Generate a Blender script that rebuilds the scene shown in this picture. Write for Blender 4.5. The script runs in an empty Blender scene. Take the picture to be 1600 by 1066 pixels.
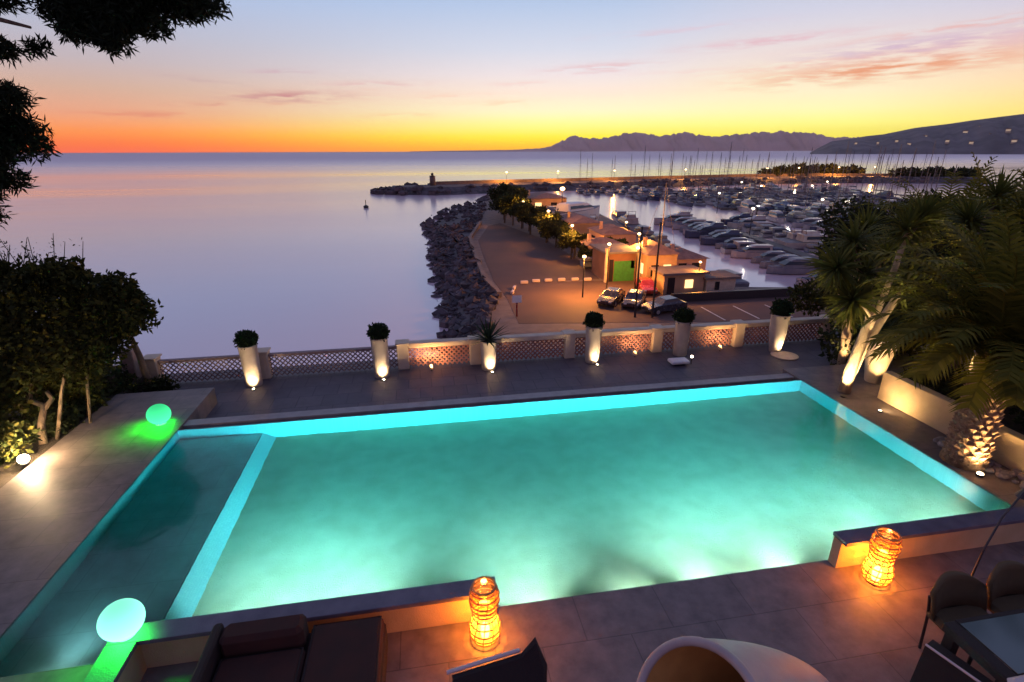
import bpy, math, random
import numpy as np
from mathutils import Vector, Matrix
rnd = random.Random(7)
PI = math.pi
scene = bpy.context.scene
col = scene.collection
def R(d): return math.radians(d)
def s2l(c): return tuple(((x/255.)/12.92 if x/255. <= .04045 else ((x/255.+.055)/1.055)**2.4) for x in c)

# ------------------------------------------------------------------ materials
def newmat(name):
    m = bpy.data.materials.new(name); m.use_nodes = True
    nt = m.node_tree; nt.nodes.clear()
    return m, nt
def mat(name, c, rough=.7, c2=None, scale=8., bump=0., bscale=40., metal=0., spec=.5, stretch=None, detail=6., lo=.35, hi=.65, coat=0.):
    m, nt = newmat(name); N = nt.nodes; L = nt.links
    out = N.new('ShaderNodeOutputMaterial'); b = N.new('ShaderNodeBsdfPrincipled')
    L.new(b.outputs[0], out.inputs[0])
    b.inputs['Roughness'].default_value = rough; b.inputs['Metallic'].default_value = metal
    b.inputs['Specular IOR Level'].default_value = spec
    b.inputs['Base Color'].default_value = (*c, 1)
    if coat: b.inputs['Coat Weight'].default_value = coat
    if c2 or bump:
        tc = N.new('ShaderNodeTexCoord'); mp = N.new('ShaderNodeMapping'); L.new(tc.outputs['Object'], mp.inputs[0])
        if stretch: mp.inputs['Scale'].default_value = stretch
    if c2:
        n = N.new('ShaderNodeTexNoise'); n.inputs['Scale'].default_value = scale; n.inputs['Detail'].default_value = detail
        L.new(mp.outputs[0], n.inputs['Vector'])
        r = N.new('ShaderNodeValToRGB'); r.color_ramp.elements[0].position = lo; r.color_ramp.elements[1].position = hi
        r.color_ramp.elements[0].color = (*c, 1); r.color_ramp.elements[1].color = (*c2, 1)
        L.new(n.outputs[0], r.inputs[0]); L.new(r.outputs[0], b.inputs['Base Color'])
        # slight roughness variation with the same noise
        ma = N.new('ShaderNodeMapRange'); ma.inputs['To Min'].default_value = max(0, rough-.08); ma.inputs['To Max'].default_value = min(1, rough+.1)
        L.new(n.outputs[0], ma.inputs[0]); L.new(ma.outputs[0], b.inputs['Roughness'])
    if bump:
        n2 = N.new('ShaderNodeTexNoise'); n2.inputs['Scale'].default_value = bscale; n2.inputs['Detail'].default_value = 5
        L.new(mp.outputs[0], n2.inputs['Vector'])
        bp = N.new('ShaderNodeBump'); bp.inputs['Strength'].default_value = bump; bp.inputs['Distance'].default_value = .02
        L.new(n2.outputs[0], bp.inputs['Height']); L.new(bp.outputs[0], b.inputs['Normal'])
    return m
def emis(name, c, s):
    m, nt = newmat(name); N = nt.nodes
    out = N.new('ShaderNodeOutputMaterial'); e = N.new('ShaderNodeEmission')
    e.inputs[0].default_value = (*c, 1); e.inputs[1].default_value = s
    nt.links.new(e.outputs[0], out.inputs[0]); return m
def tiled(name, c, c2, mortar, tw, th, rough=.5, msize=.006, bump=.3, var=.5, nscale=3., off=.5):
    m, nt = newmat(name); N = nt.nodes; L = nt.links
    out = N.new('ShaderNodeOutputMaterial'); b = N.new('ShaderNodeBsdfPrincipled'); L.new(b.outputs[0], out.inputs[0])
    tc = N.new('ShaderNodeTexCoord')
    br = N.new('ShaderNodeTexBrick'); L.new(tc.outputs['Object'], br.inputs['Vector'])
    br.inputs['Scale'].default_value = 1; br.inputs['Brick Width'].default_value = tw; br.inputs['Row Height'].default_value = th
    br.inputs['Mortar Size'].default_value = msize; br.inputs['Mortar Smooth'].default_value = .2; br.offset = off
    br.inputs['Color1'].default_value = (*c, 1); br.inputs['Color2'].default_value = (*c2, 1); br.inputs['Mortar'].default_value = (*mortar, 1)
    n = N.new('ShaderNodeTexNoise'); n.inputs['Scale'].default_value = nscale; n.inputs['Detail'].default_value = 9; n.inputs['Roughness'].default_value = .65
    L.new(tc.outputs['Object'], n.inputs['Vector'])
    mr = N.new('ShaderNodeMapRange'); mr.inputs['From Min'].default_value = .3; mr.inputs['From Max'].default_value = .7
    mr.inputs['To Min'].default_value = 1-var; mr.inputs['To Max'].default_value = 1+var*.6; L.new(n.outputs[0], mr.inputs[0])
    mx = N.new('ShaderNodeMix'); mx.data_type = 'RGBA'; mx.blend_type = 'MULTIPLY'; mx.inputs[0].default_value = 1
    L.new(br.outputs['Color'], mx.inputs[6]); L.new(mr.outputs[0], mx.inputs[7]); L.new(mx.outputs[2], b.inputs['Base Color'])
    mr2 = N.new('ShaderNodeMapRange'); mr2.inputs['To Min'].default_value = rough-.15; mr2.inputs['To Max'].default_value = rough+.2
    L.new(n.outputs[0], mr2.inputs[0]); L.new(mr2.outputs[0], b.inputs['Roughness'])
    if bump:
        bp = N.new('ShaderNodeBump'); bp.inputs['Strength'].default_value = bump; bp.inputs['Distance'].default_value = .004
        ad = N.new('ShaderNodeMath'); ad.operation = 'SUBTRACT'
        L.new(n.outputs[0], ad.inputs[0]); L.new(br.outputs['Fac'], ad.inputs[1])
        L.new(ad.outputs[0], bp.inputs['Height']); L.new(bp.outputs[0], b.inputs['Normal'])
    return m
def leafmat(name, c1, c2, c3=None, rough=.5, trans=.25):
    # colour varies per leaf clump, part of the light goes through the leaf
    m, nt = newmat(name); N = nt.nodes; L = nt.links
    out = N.new('ShaderNodeOutputMaterial'); b = N.new('ShaderNodeBsdfPrincipled'); tr = N.new('ShaderNodeBsdfTranslucent')
    g = N.new('ShaderNodeNewGeometry')
    r = N.new('ShaderNodeValToRGB'); e = r.color_ramp.elements
    e[0].color = (*c1, 1); e[1].color = (*c2, 1)
    if c3: x = e.new(.85); x.color = (*c2, 1); e[2].color = (*c3, 1)
    L.new(g.outputs['Random Per Island'], r.inputs[0]); L.new(r.outputs[0], b.inputs['Base Color']); L.new(r.outputs[0], tr.inputs[0])
    b.inputs['Roughness'].default_value = .75; b.inputs['Specular IOR Level'].default_value = .12
    mx = N.new('ShaderNodeMixShader'); mx.inputs[0].default_value = trans
    L.new(b.outputs[0], mx.inputs[1]); L.new(tr.outputs[0], mx.inputs[2]); L.new(mx.outputs[0], out.inputs[0])
    return m
M = {}
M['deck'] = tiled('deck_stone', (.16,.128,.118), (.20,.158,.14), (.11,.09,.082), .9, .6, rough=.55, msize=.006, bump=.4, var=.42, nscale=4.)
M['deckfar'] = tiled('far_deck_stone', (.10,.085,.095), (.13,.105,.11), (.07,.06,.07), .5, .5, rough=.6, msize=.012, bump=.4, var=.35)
M['coping'] = mat('coping_stone', (.10,.085,.11), .5, (.15,.125,.15), 5, .25, 60)
M['edge'] = mat('pool_edge_stone', (.2,.17,.17), .4, (.27,.23,.22), 6, .2, 60)
M['stucco'] = mat('ochre_stucco', (.50,.36,.20), .85, (.60,.44,.26), 3, .5, 90)
M['cream'] = mat('cream_stucco', (.55,.43,.30), .85, (.66,.53,.38), 3, .5, 70)
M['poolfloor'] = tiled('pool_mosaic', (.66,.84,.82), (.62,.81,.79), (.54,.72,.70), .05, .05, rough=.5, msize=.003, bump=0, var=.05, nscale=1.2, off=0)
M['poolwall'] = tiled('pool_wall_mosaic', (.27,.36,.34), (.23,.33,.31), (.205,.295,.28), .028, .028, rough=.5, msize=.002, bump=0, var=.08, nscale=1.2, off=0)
M['shelf'] = tiled('pool_shelf_stone', (.42,.62,.60), (.46,.66,.63), (.36,.54,.52), .6, .6, rough=.5, msize=.006, bump=0, var=.2)
M['planter'] = mat('pale_planter', (.42,.35,.28), .75, (.50,.42,.34), 6, .3, 60)
M['white'] = mat('white_paint', (.74,.70,.66), .5, (.80,.77,.72), 10)
M['darkmetal'] = mat('dark_metal', (.03,.03,.035), .45, (.05,.045,.05), 10, metal=.6)
M['wicker'] = mat('dark_wicker', (.018,.009,.008), .75, (.032,.014,.011), 60, .8, 260)
M['redcush'] = mat('dark_red_cushion', (.035,.009,.005), .9, (.055,.014,.008), 5, .4, 300)
M['olivecush'] = mat('olive_cushion', (.085,.052,.02), .85, (.115,.07,.028), 6, .4, 300)
M['shell'] = mat('cream_shell', (.36,.27,.25), .5, (.42,.33,.30), 5, .15, 200)
M['amber'] = mat('amber_lining', (.50,.24,.06), .8, (.60,.30,.08), 5, .4, 200)
M['pinkrail'] = mat('pale_rail', (.55,.42,.40), .5, (.6,.48,.45), 8)
M['bark'] = mat('bark', (.10,.07,.05), .9, (.20,.14,.09), 14, 1., 40, stretch=(1,1,.25))
M['paletrunk'] = mat('pale_trunk', (.34,.25,.15), .85, (.48,.37,.24), 10, .8, 40, stretch=(1,1,.4))
M['palmtrunk'] = mat('palm_trunk_bark', (.16,.09,.05), .9, (.34,.21,.12), 12, .8, 50)
M['palmscar'] = mat('palm_leaf_scar', (.22,.13,.07), .9, (.42,.28,.17), 20, .6, 60)
M['boxwood'] = leafmat('boxwood_leaf', (.012,.022,.010), (.025,.045,.015))
M['pine'] = leafmat('pine_needle', (.008,.015,.008), (.016,.026,.012), trans=.1)
M['shrub'] = leafmat('shrub_leaf', (.016,.024,.007), (.045,.050,.010), (.10,.085,.015))
M['shrub_dark'] = leafmat('dark_shrub_leaf', (.018,.026,.011), (.045,.055,.018))
M['palm'] = leafmat('palm_leaf', (.075,.080,.012), (.15,.14,.020), (.21,.18,.03), trans=.3)
M['yucca'] = leafmat('yucca_leaf', (.05,.065,.013), (.11,.12,.022), (.17,.16,.03), trans=.3)
M['agave'] = leafmat('agave_leaf', (.015,.03,.018), (.03,.05,.025))
M['olive'] = leafmat('olive_leaf', (.025,.04,.012), (.06,.07,.02))
M['terracotta'] = mat('terracotta_lattice', (.34,.14,.10), .85, (.45,.22,.16), 12, .4, 60)
M['woodlattice'] = mat('painted_lattice', (.22,.15,.14), .8, (.30,.22,.20), 12, .3, 60)
M['soil'] = mat('soil', (.035,.025,.02), .95, (.06,.045,.03), 6, 1., 30)
M['asphalt'] = mat('quay_asphalt', (.085,.045,.036), .85, (.12,.065,.052), .25, .3, 3, detail=10)
M['quaystone'] = mat('quay_stone', (.14,.10,.085), .85, (.22,.16,.13), .8, .5, 4)
M['rock'] = mat('shore_rock', (.035,.028,.030), .85, (.125,.095,.10), .5, .8, 2.)
M['roadpaint'] = mat('road_paint', (.45,.42,.4), .7, (.6,.57,.55), 3)
M['hill'] = mat('wooded_hill', (.09,.075,.085), .95, (.17,.14,.15), .012, detail=10)  # haze put into the base colour, lightened to look hazier
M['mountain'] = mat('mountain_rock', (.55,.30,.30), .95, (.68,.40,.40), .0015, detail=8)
M['hullwhite'] = mat('white_hull', (.27,.24,.25), .35, (.38,.34,.33), .7, coat=.3)
M['hullnavy'] = mat('navy_hull', (.02,.03,.07), .3, (.03,.04,.09), .7, coat=.4)
M['hullgrey'] = mat('grey_hull', (.14,.15,.18), .4, (.18,.19,.22), .7)
M['cover'] = mat('blue_boat_cover', (.04,.055,.11), .8, (.06,.08,.14), 1.5)
M['deckgrey'] = mat('boat_deck', (.12,.12,.14), .7, (.18,.17,.19), 1.2)
M['boatglass'] = mat('boat_glass', (.015,.018,.025), .12)
M['mast'] = mat('aluminium_mast', (.10,.07,.07), .45, (.2,.17,.16), 3, metal=.3)
M['pontoon'] = mat('pontoon_planks', (.06,.055,.06), .85, (.1,.09,.09), 2)
M['houseochre'] = mat('ochre_house', (.45,.27,.14), .85, (.55,.34,.19), .6, .3, 8)
M['housepink'] = mat('pink_house', (.42,.24,.19), .85, (.50,.30,.24), .6, .3, 8)
M['houserust'] = mat('rust_house', (.16,.07,.04), .85, (.22,.10,.06), .6, .3, 8)
M['rooftile'] = mat('roof_tiles', (.20,.11,.09), .85, (.30,.17,.13), 1.5, .6, 10)
M['roofslate'] = mat('roof_slate', (.10,.085,.10), .8, (.15,.13,.14), 1.5, .4, 10)
M['green'] = mat('green_shutter', (.03,.16,.03), .6, (.04,.22,.04), 3)
M['window'] = mat('dark_window', (.02,.02,.025), .12)
M['winlit'] = emis('lit_window', (1,.62,.25), 2.2)
M['hillglow'] = emis('far_lit_window', (1,.72,.5), .9)
M['carred'] = mat('red_car', (.25,.02,.02), .25, (.3,.03,.03), 3, coat=.5)
M['cardark'] = mat('dark_car', (.02,.02,.03), .25, (.03,.03,.04), 3, coat=.5)
M['carpink'] = mat('silver_car', (.35,.32,.33), .3, (.4,.37,.37), 3, metal=.4, coat=.5)
M['rubber'] = mat('tyre_rubber', (.015,.015,.015), .85)
M['lampglow'] = emis('sodium_glow', (1,.62,.28), 9)
M['lampwhite'] = emis('warm_white_glow', (1,.82,.6), 7)
M['spotglow'] = emis('spot_glow', (1,.78,.45), 45)
M['bulb'] = emis('candle_bulb', (1,.80,.36), 14)
M['spheregreen'] = emis('green_globe', (.10,1.0,.46), 1.25)
M['spherecyan'] = emis('cyan_globe', (.16,1.0,.66), 1.5)
M['ledgreen'] = emis('green_led', (.0,1.0,.05), 22)
M['ledcyan'] = emis('cyan_led', (.0,1.0,.20), 16)
M['poollens'] = emis('pool_lens', (.85,1,.85), 8)
def lantern_glass():
    m, nt = newmat('amber_glass'); N = nt.nodes; L = nt.links
    out = N.new('ShaderNodeOutputMaterial')
    t = N.new('ShaderNodeBsdfTransparent'); t.inputs[0].default_value = (1,.60,.20,1)
    d = N.new('ShaderNodeBsdfTranslucent'); d.inputs[0].default_value = (1,.46,.10,1)
    g = N.new('ShaderNodeBsdfGlossy'); g.inputs[0].default_value = (1,.85,.7,1); g.inputs[1].default_value = .15
    a = N.new('ShaderNodeMixShader'); a.inputs[0].default_value = .22
    b = N.new('ShaderNodeMixShader'); b.inputs[0].default_value = .10
    L.new(t.outputs[0], a.inputs[1]); L.new(d.outputs[0], a.inputs[2]); L.new(a.outputs[0], b.inputs[1]); L.new(g.outputs[0], b.inputs[2])
    L.new(b.outputs[0], out.inputs[0]); return m
M['amberglass'] = lantern_glass()
M['ring'] = mat('rattan_ring', (.42,.16,.045), .6, (.55,.24,.08), 30, .4, 120)
def glassmat(name, tint=(.8,.95,.9), rough=.02):
    m, nt = newmat(name); N = nt.nodes; L = nt.links
    out = N.new('ShaderNodeOutputMaterial'); b = N.new('ShaderNodeBsdfPrincipled')
    b.inputs['Base Color'].default_value = (*tint, 1); b.inputs['Roughness'].default_value = rough; b.inputs['IOR'].default_value = 1.5
    b.inputs['Transmission Weight'].default_value = .0; b.inputs['Specular IOR Level'].default_value = 1.
    L.new(b.outputs[0], out.inputs[0]); return m
M['tableglass'] = glassmat('frosted_table_glass', (.06,.085,.075), .12)

def water_mat():
    m, nt = newmat('pool_water'); N = nt.nodes; L = nt.links
    out = N.new('ShaderNodeOutputMaterial')
    g = N.new('ShaderNodeBsdfGlass'); g.inputs['IOR'].default_value = 1.33; g.inputs['Roughness'].default_value = 0.0
    tc = N.new('ShaderNodeTexCoord')
    n = N.new('ShaderNodeTexNoise'); n.inputs['Scale'].default_value = 2.2; n.inputs['Detail'].default_value = 2.5; n.inputs['Roughness'].default_value = .5
    L.new(tc.outputs['Object'], n.inputs['Vector'])
    bp = N.new('ShaderNodeBump'); bp.inputs['Strength'].default_value = .10; bp.inputs['Distance'].default_value = .03
    L.new(n.outputs[0], bp.inputs['Height']); L.new(bp.outputs[0], g.inputs['Normal'])
    n.inputs['Scale'].default_value = 5.5; n.inputs['Detail'].default_value = 3.5; bp.inputs['Strength'].default_value = .14
    L.new(g.outputs[0], out.inputs[0])
    v = N.new('ShaderNodeVolumeAbsorption'); v.inputs['Color'].default_value = (.0,.925,.985,1); v.inputs['Density'].default_value = .60
    sc = N.new('ShaderNodeVolumeScatter'); sc.inputs['Color'].default_value = (.75,1,.95,1); sc.inputs['Density'].default_value = .06; sc.inputs['Anisotropy'].default_value = .25
    ad = N.new('ShaderNodeAddShader'); L.new(v.outputs[0], ad.inputs[0]); L.new(sc.outputs[0], ad.inputs[1]); L.new(ad.outputs[0], out.inputs[1])
    return m
M['poolwater'] = water_mat()
def sea_mat():
    m, nt = newmat('sea_water'); N = nt.nodes; L = nt.links
    out = N.new('ShaderNodeOutputMaterial'); b = N.new('ShaderNodeBsdfPrincipled'); L.new(b.outputs[0], out.inputs[0])
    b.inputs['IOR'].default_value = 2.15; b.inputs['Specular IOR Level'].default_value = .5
    g = N.new('ShaderNodeNewGeometry'); sp = N.new('ShaderNodeSeparateXYZ'); L.new(g.outputs['Position'], sp.inputs[0])
    mp = N.new('ShaderNodeMapping'); mp.inputs['Scale'].default_value = (.004,.020,1); L.new(g.outputs['Position'], mp.inputs[0])
    n = N.new('ShaderNodeTexNoise'); n.inputs['Scale'].default_value = 1; n.inputs['Detail'].default_value = 4; L.new(mp.outputs[0], n.inputs['Vector'])
    # a line of wind on the far water: rougher beyond about a kilometre
    far = N.new('ShaderNodeMapRange'); far.inputs['From Min'].default_value = 420; far.inputs['From Max'].default_value = 1350
    L.new(sp.outputs['Y'], far.inputs[0])
    r1 = N.new('ShaderNodeMapRange'); r1.inputs['From Min'].default_value = .35; r1.inputs['From Max'].default_value = .65
    r1.inputs['To Min'].default_value = .12; r1.inputs['To Max'].default_value = .18; L.new(n.outputs[0], r1.inputs[0])
    mxr = N.new('ShaderNodeMix'); L.new(far.outputs[0], mxr.inputs[0]); L.new(r1.outputs[0], mxr.inputs[2]); mxr.inputs[3].default_value = .6
    L.new(mxr.outputs[0], b.inputs['Roughness'])
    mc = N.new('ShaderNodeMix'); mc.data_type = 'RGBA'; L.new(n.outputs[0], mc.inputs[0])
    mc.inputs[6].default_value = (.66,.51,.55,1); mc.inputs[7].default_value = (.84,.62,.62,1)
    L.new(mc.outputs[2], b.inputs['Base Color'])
    n2 = N.new('ShaderNodeTexNoise'); n2.inputs['Scale'].default_value = .35; n2.inputs['Detail'].default_value = 3
    L.new(g.outputs['Position'], n2.inputs['Vector'])
    bp = N.new('ShaderNodeBump'); bp.inputs['Strength'].default_value = .05; bp.inputs['Distance'].default_value = .3
    L.new(n2.outputs[0], bp.inputs['Height']); L.new(bp.outputs[0], b.inputs['Normal'])
    return m
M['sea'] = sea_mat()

# ------------------------------------------------------------------ mesh tools
def tag(o, label=None, cat=None, group=None, kind=None):
    if label: o['label'] = label
    if cat: o['category'] = cat
    if group: o['group'] = group
    if kind: o['kind'] = kind
    return o
def thing(name, loc, label, cat, group=None, rz=0):
    o = bpy.data.objects.new(name, None); col.objects.link(o)
    o.location = loc; o.rotation_euler.z = rz; o.empty_display_size = .2
    return tag(o, label, cat, group)
class MB:
    def __init__(s): s.v = []; s.f = []; s.mi = []; s.m = 0; s.k = 0
    def add(s, v, f):
        s.v += [tuple(map(float, p)) for p in v]; n = s.k
        s.f += [tuple(i+n for i in q) for q in f]; s.mi += [s.m]*len(f); s.k += len(v); return s
    def box(s, x0, x1, y0, y1, z0, z1, bev=0):
        if bev <= 0:
            v = [(x,y,z) for z in (z0,z1) for y in (y0,y1) for x in (x0,x1)]
            return s.add(v, [(0,2,3,1),(4,5,7,6),(0,1,5,4),(2,6,7,3),(0,4,6,2),(1,3,7,5)])
        b = min(bev, (x1-x0)*.45, (y1-y0)*.45, (z1-z0)*.45)
        lv = [(z0, b), (z0+b, 0), (z1-b, 0), (z1, b)]; v = []; f = []
        for z, i in lv:
            a0, a1, c0, c1 = x0+i, x1-i, y0+i, y1-i; k = b if i == 0 else b*.6
            v += [(a0+k,c0,z),(a1-k,c0,z),(a1,c0+k,z),(a1,c1-k,z),(a1-k,c1,z),(a0+k,c1,z),(a0,c1-k,z),(a0,c0+k,z)]
        for j in range(3):
            for q in range(8): f.append((j*8+q, j*8+(q+1)%8, j*8+8+(q+1)%8, j*8+8+q))
        f.append(tuple(range(7,-1,-1))); f.append(tuple(range(24,32)))
        return s.add(v, f)
    def lathe(s, prof, n=24, c=(0,0,0), cap=True, wob=0):
        v = []; f = []
        for r, z in prof:
            for k in range(n):
                a = 2*PI*k/n; rr = r*(1+wob*rnd.uniform(-1,1)); v.append((c[0]+rr*math.cos(a), c[1]+rr*math.sin(a), c[2]+z))
        for j in range(len(prof)-1):
            for k in range(n): f.append((j*n+k, j*n+(k+1)%n, (j+1)*n+(k+1)%n, (j+1)*n+k))
        if cap: f.append(tuple(range(n-1,-1,-1))); f.append(tuple(range((len(prof)-1)*n, len(prof)*n)))
        return s.add(v, f)
    def tube(s, pts, rad, n=8, cap=True):
        pts = [Vector(p) for p in pts]; m = len(pts)
        if not hasattr(rad, '__len__'): rad = [rad]*m
        v = []; f = []; up = None
        for i, p in enumerate(pts):
            d = (pts[min(i+1,m-1)]-pts[max(i-1,0)]).normalized()
            if up is None: up = d.orthogonal().normalized()
            up = (up-d*up.dot(d)).normalized(); w = d.cross(up)
            for k in range(n):
                a = 2*PI*k/n; v.append(p+(up*math.cos(a)+w*math.sin(a))*rad[i])
        for j in range(m-1):
            for k in range(n): f.append((j*n+k, j*n+(k+1)%n, (j+1)*n+(k+1)%n, (j+1)*n+k))
        if cap: f.append(tuple(range(n-1,-1,-1))); f.append(tuple(range((m-1)*n, m*n)))
        return s.add(v, f)
    def prism(s, poly, z0, z1):
        n = len(poly); v = [(x,y,z0) for x,y in poly]+[(x,y,z1) for x,y in poly]
        f = [(k,(k+1)%n,n+(k+1)%n,n+k) for k in range(n)]; f.append(tuple(range(n-1,-1,-1))); f.append(tuple(range(n,2*n)))
        return s.add(v, f)
    def bar(s, a, b, w, h):
        a = Vector(a); b = Vector(b); d = (b-a).normalized(); side = d.cross(Vector((0,0,1)))
        if side.length < 1e-3: side = Vector((1,0,0))
        side.normalize(); up = side.cross(d); v = []
        for p in (a,b):
            for i,j in ((-1,-1),(1,-1),(1,1),(-1,1)): v.append(p+side*i*w/2+up*j*h/2)
        return s.add(v, [(0,1,2,3),(7,6,5,4),(0,4,5,1),(1,5,6,2),(2,6,7,3),(3,7,4,0)])
    def ball(s, c, r, n=16, sq=(1,1,1), jit=0):
        v = []; f = []; m = n//2
        for j in range(m+1):
            t = PI*j/m
            for k in range(n):
                a = 2*PI*k/n; q = 1+jit*rnd.uniform(-1,1)
                v.append((c[0]+r*q*sq[0]*math.sin(t)*math.cos(a), c[1]+r*q*sq[1]*math.sin(t)*math.sin(a), c[2]+r*q*sq[2]*math.cos(t)))
        for j in range(m):
            for k in range(n): f.append((j*n+k,(j+1)*n+k,(j+1)*n+(k+1)%n,j*n+(k+1)%n))
        return s.add(v, f)
    def torus(s, c, R0, r, n=24, m=8, tilt=0):
        v = []; f = []
        for k in range(n):
            a = 2*PI*k/n
            for j in range(m):
                b = 2*PI*j/m; rr = R0+r*math.cos(b)
                v.append((c[0]+rr*math.cos(a), c[1]+rr*math.sin(a), c[2]+r*math.sin(b)+tilt*rr*math.cos(a)))
        for k in range(n):
            for j in range(m): f.append((k*m+j, ((k+1)%n)*m+j, ((k+1)%n)*m+(j+1)%m, k*m+(j+1)%m))
        return s.add(v, f)
    def build(s, name, mats, parent=None, smooth=False, loc=None, local=False):
        if not isinstance(mats, (list, tuple)): mats = [mats]
        off = Vector((0,0,0)); base = Vector(loc) if loc is not None else Vector((0,0,0))
        if parent is not None and not local:
            p = parent
            while p is not None: off += p.location; p = p.parent
        elif parent is None and loc is not None: off = base
        me = bpy.data.meshes.new(name)
        arr = np.array(s.v, dtype=float)-np.array(off)
        me.from_pydata(arr.tolist(), [], s.f); me.polygons.foreach_set('material_index', s.mi)
        if smooth: me.polygons.foreach_set('use_smooth', [True]*len(s.f))
        for m in mats: me.materials.append(m if not isinstance(m, str) else M[m])
        me.update()
        o = bpy.data.objects.new(name, me); col.objects.link(o)
        if parent is not None: o.parent = parent
        elif loc is not None: o.location = base
        return o
    def smooth_build(s, *a, **k): return s.build(*a, smooth=True, **k)
def bevel(o, w=.01, seg=2):
    m = o.modifiers.new('bevel', 'BEVEL'); m.width = w; m.segments = seg; m.limit_method = 'ANGLE'; return o
def struct(o, kind='structure'): o['kind'] = kind; return o
def children(o): return [c for c in bpy.data.objects if c.parent == o]
def copy_tree(o, kids, parent=None):
    c = o.copy(); col.objects.link(c); c.parent = parent
    for ch in kids.get(o.name, []): copy_tree(ch, kids, c)
    return c
def kidmap(o):
    mp = {}
    def rec(x):
        mp[x.name] = children(x)
        for c in mp[x.name]: rec(c)
    rec(o); return mp
def point(name, loc, power, color, r=.05, parent=None, kind='POINT', **k):
    l = bpy.data.lights.new(name, kind); l.energy = power; l.color = color
    if kind in ('POINT','SPOT'): l.shadow_soft_size = r
    o = bpy.data.objects.new(name, l); col.objects.link(o)
    if parent is not None:
        o.parent = parent; off = Vector((0,0,0)); p = parent
        while p is not None: off += p.location; p = p.parent
        o.location = Vector(loc)-off
    else: o.location = loc
    if kind == 'SPOT': l.spot_size = R(k.get('cone', 70)); l.spot_blend = k.get('blend', .8)
    if kind == 'AREA': l.shape = 'DISK'; l.size = k.get('size', .3)
    if 'aim' in k:
        d = Vector(k['aim'])-Vector(loc); o.rotation_euler = d.to_track_quat('-Z','Y').to_euler()
    return o
def leaf_cards(mb, pts, size, aspect=.45, up=0.):
    """small pointed leaves, one random direction each"""
    n = len(pts); g = np.random.default_rng(rnd.randrange(1<<30))
    d = g.normal(size=(n,3)); d[:,2] += up; d /= np.linalg.norm(d, axis=1)[:,None]
    e = g.normal(size=(n,3)); e = np.cross(d, e); e /= np.linalg.norm(e, axis=1)[:,None]
    L = size*g.uniform(.45,1.75,(n,1)); W = L*aspect*.5; P = np.array(pts)
    V = np.stack([P, P+d*L*.5+e*W, P+d*L, P+d*L*.5-e*W], axis=1).reshape(-1,3)
    k = mb.k; mb.v += V.tolist(); mb.f += [(k+4*i,k+4*i+1,k+4*i+2,k+4*i+3) for i in range(n)]; mb.mi += [mb.m]*n; mb.k += 4*n
def blob_points(c, r, n, g, shell=.55):
    d = g.normal(size=(n,3)); d /= np.linalg.norm(d, axis=1)[:,None]
    q = g.uniform(shell**3,1,(n,1))**(1/3)
    bumpy = 1+.16*np.sin(d[:,0:1]*5+c[0])*np.sin(d[:,1:2]*6+c[1])+.10*np.sin(d[:,2:3]*9+c[2]*3)
    return np.array(c)+d*q*bumpy*np.array(r)

G = np.random.default_rng(11)
# ================================================================== SETTING
# sea
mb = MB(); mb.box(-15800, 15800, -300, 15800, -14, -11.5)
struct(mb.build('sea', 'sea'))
# quay land and parking
quay = [(-9,12.8),(-3,24),(1.5,34),(4.5,43),(7.2,51),(6.6,60),(7.2,76),(7.9,91),(12,111),(16,135),(19,165),(25,190),(34,194),(41,168),(45,144),(41,105),(37.5,87),(33.5,65),(33.5,52.5),(42,50.6),(60,50),(110,50),(110,-30),(-9,-30)]
mb = MB(); mb.prism(quay, -13, -10.0)
struct(mb.build('quay_ground', 'quaystone'))
# tarmac sheets on the quay
def sheet(name, poly, z, m):
    mb = MB(); mb.prism(poly, z-.02, z); return struct(mb.build(name, m))
sheet('car_park', [(8.3,52),(8.0,60),(8.6,76),(9.4,90),(13.5,108),(16.5,112),(21,88),(21.5,69),(20.6,58.6),(16,58.8)], -9.975, 'asphalt')
sheet('access_road', [(8.3,51.8),(9.5,56),(14,58.2),(24,57.5),(31,53.5),(32,48.2),(60,46.5),(60,40),(31,40.2),(21,41.5),(8,43.5)], -9.978, 'asphalt')
for i in range(4):
    x = 23.2+i*3.3; mb = MB(); mb.box(x, x+.16, 41.2-.12*i, 45.6-.2*i, -9.972, -9.966)
    struct(mb.build('bay_marking', 'roadpaint'))
# terrace block the house stands on
mb = MB(); mb.box(-14, 13.2, -6, 12.3, -13, -.62)
struct(mb.build('terrace_base', 'stucco'))
# swimming pool and its decks : deck level z = 0
PX0, PX1, PY0, PY1 = -4.36, 7.6, 4.15, 8.75
FL = -1.25; SH = -.42
mb = MB()
mb.box(-14, 13, -6, PY0, -.6, 0)                      # terrace nearest the house
mb.box(-6.15, PX0, PY0, 10.5, -.6, 0)                 # left deck
mb.box(PX1, 13, PY0, 9.35, -.6, 0)                    # right deck
struct(mb.build('pool_deck', 'deck'))
mb = MB(); mb.box(-14, -6.15, PY0, 12.3, -.6, -.06); struct(mb.build('garden_bed', 'soil'))
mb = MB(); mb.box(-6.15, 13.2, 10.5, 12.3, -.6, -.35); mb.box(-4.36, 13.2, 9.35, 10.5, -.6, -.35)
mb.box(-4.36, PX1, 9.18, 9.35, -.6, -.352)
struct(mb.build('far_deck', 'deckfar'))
mb = MB()
mb.box(PX0+.001, PX1-.001, 8.78, 8.96, -.6, -.22)                # overflow channel bottom
struct(mb.build('overflow_channel', 'coping'))
mb = MB(); mb.box(PX0+.001, PX1-.001, 8.96, 9.18, -.6, -.03)                # pale ledge past the channel
struct(mb.build('overflow_ledge', 'edge'))
mb = MB()
mb.box(PX0-.1, PX1+.1, PY0-.1, PY1+.03, -1.5, FL)           # floor (sides run under the decks)
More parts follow.
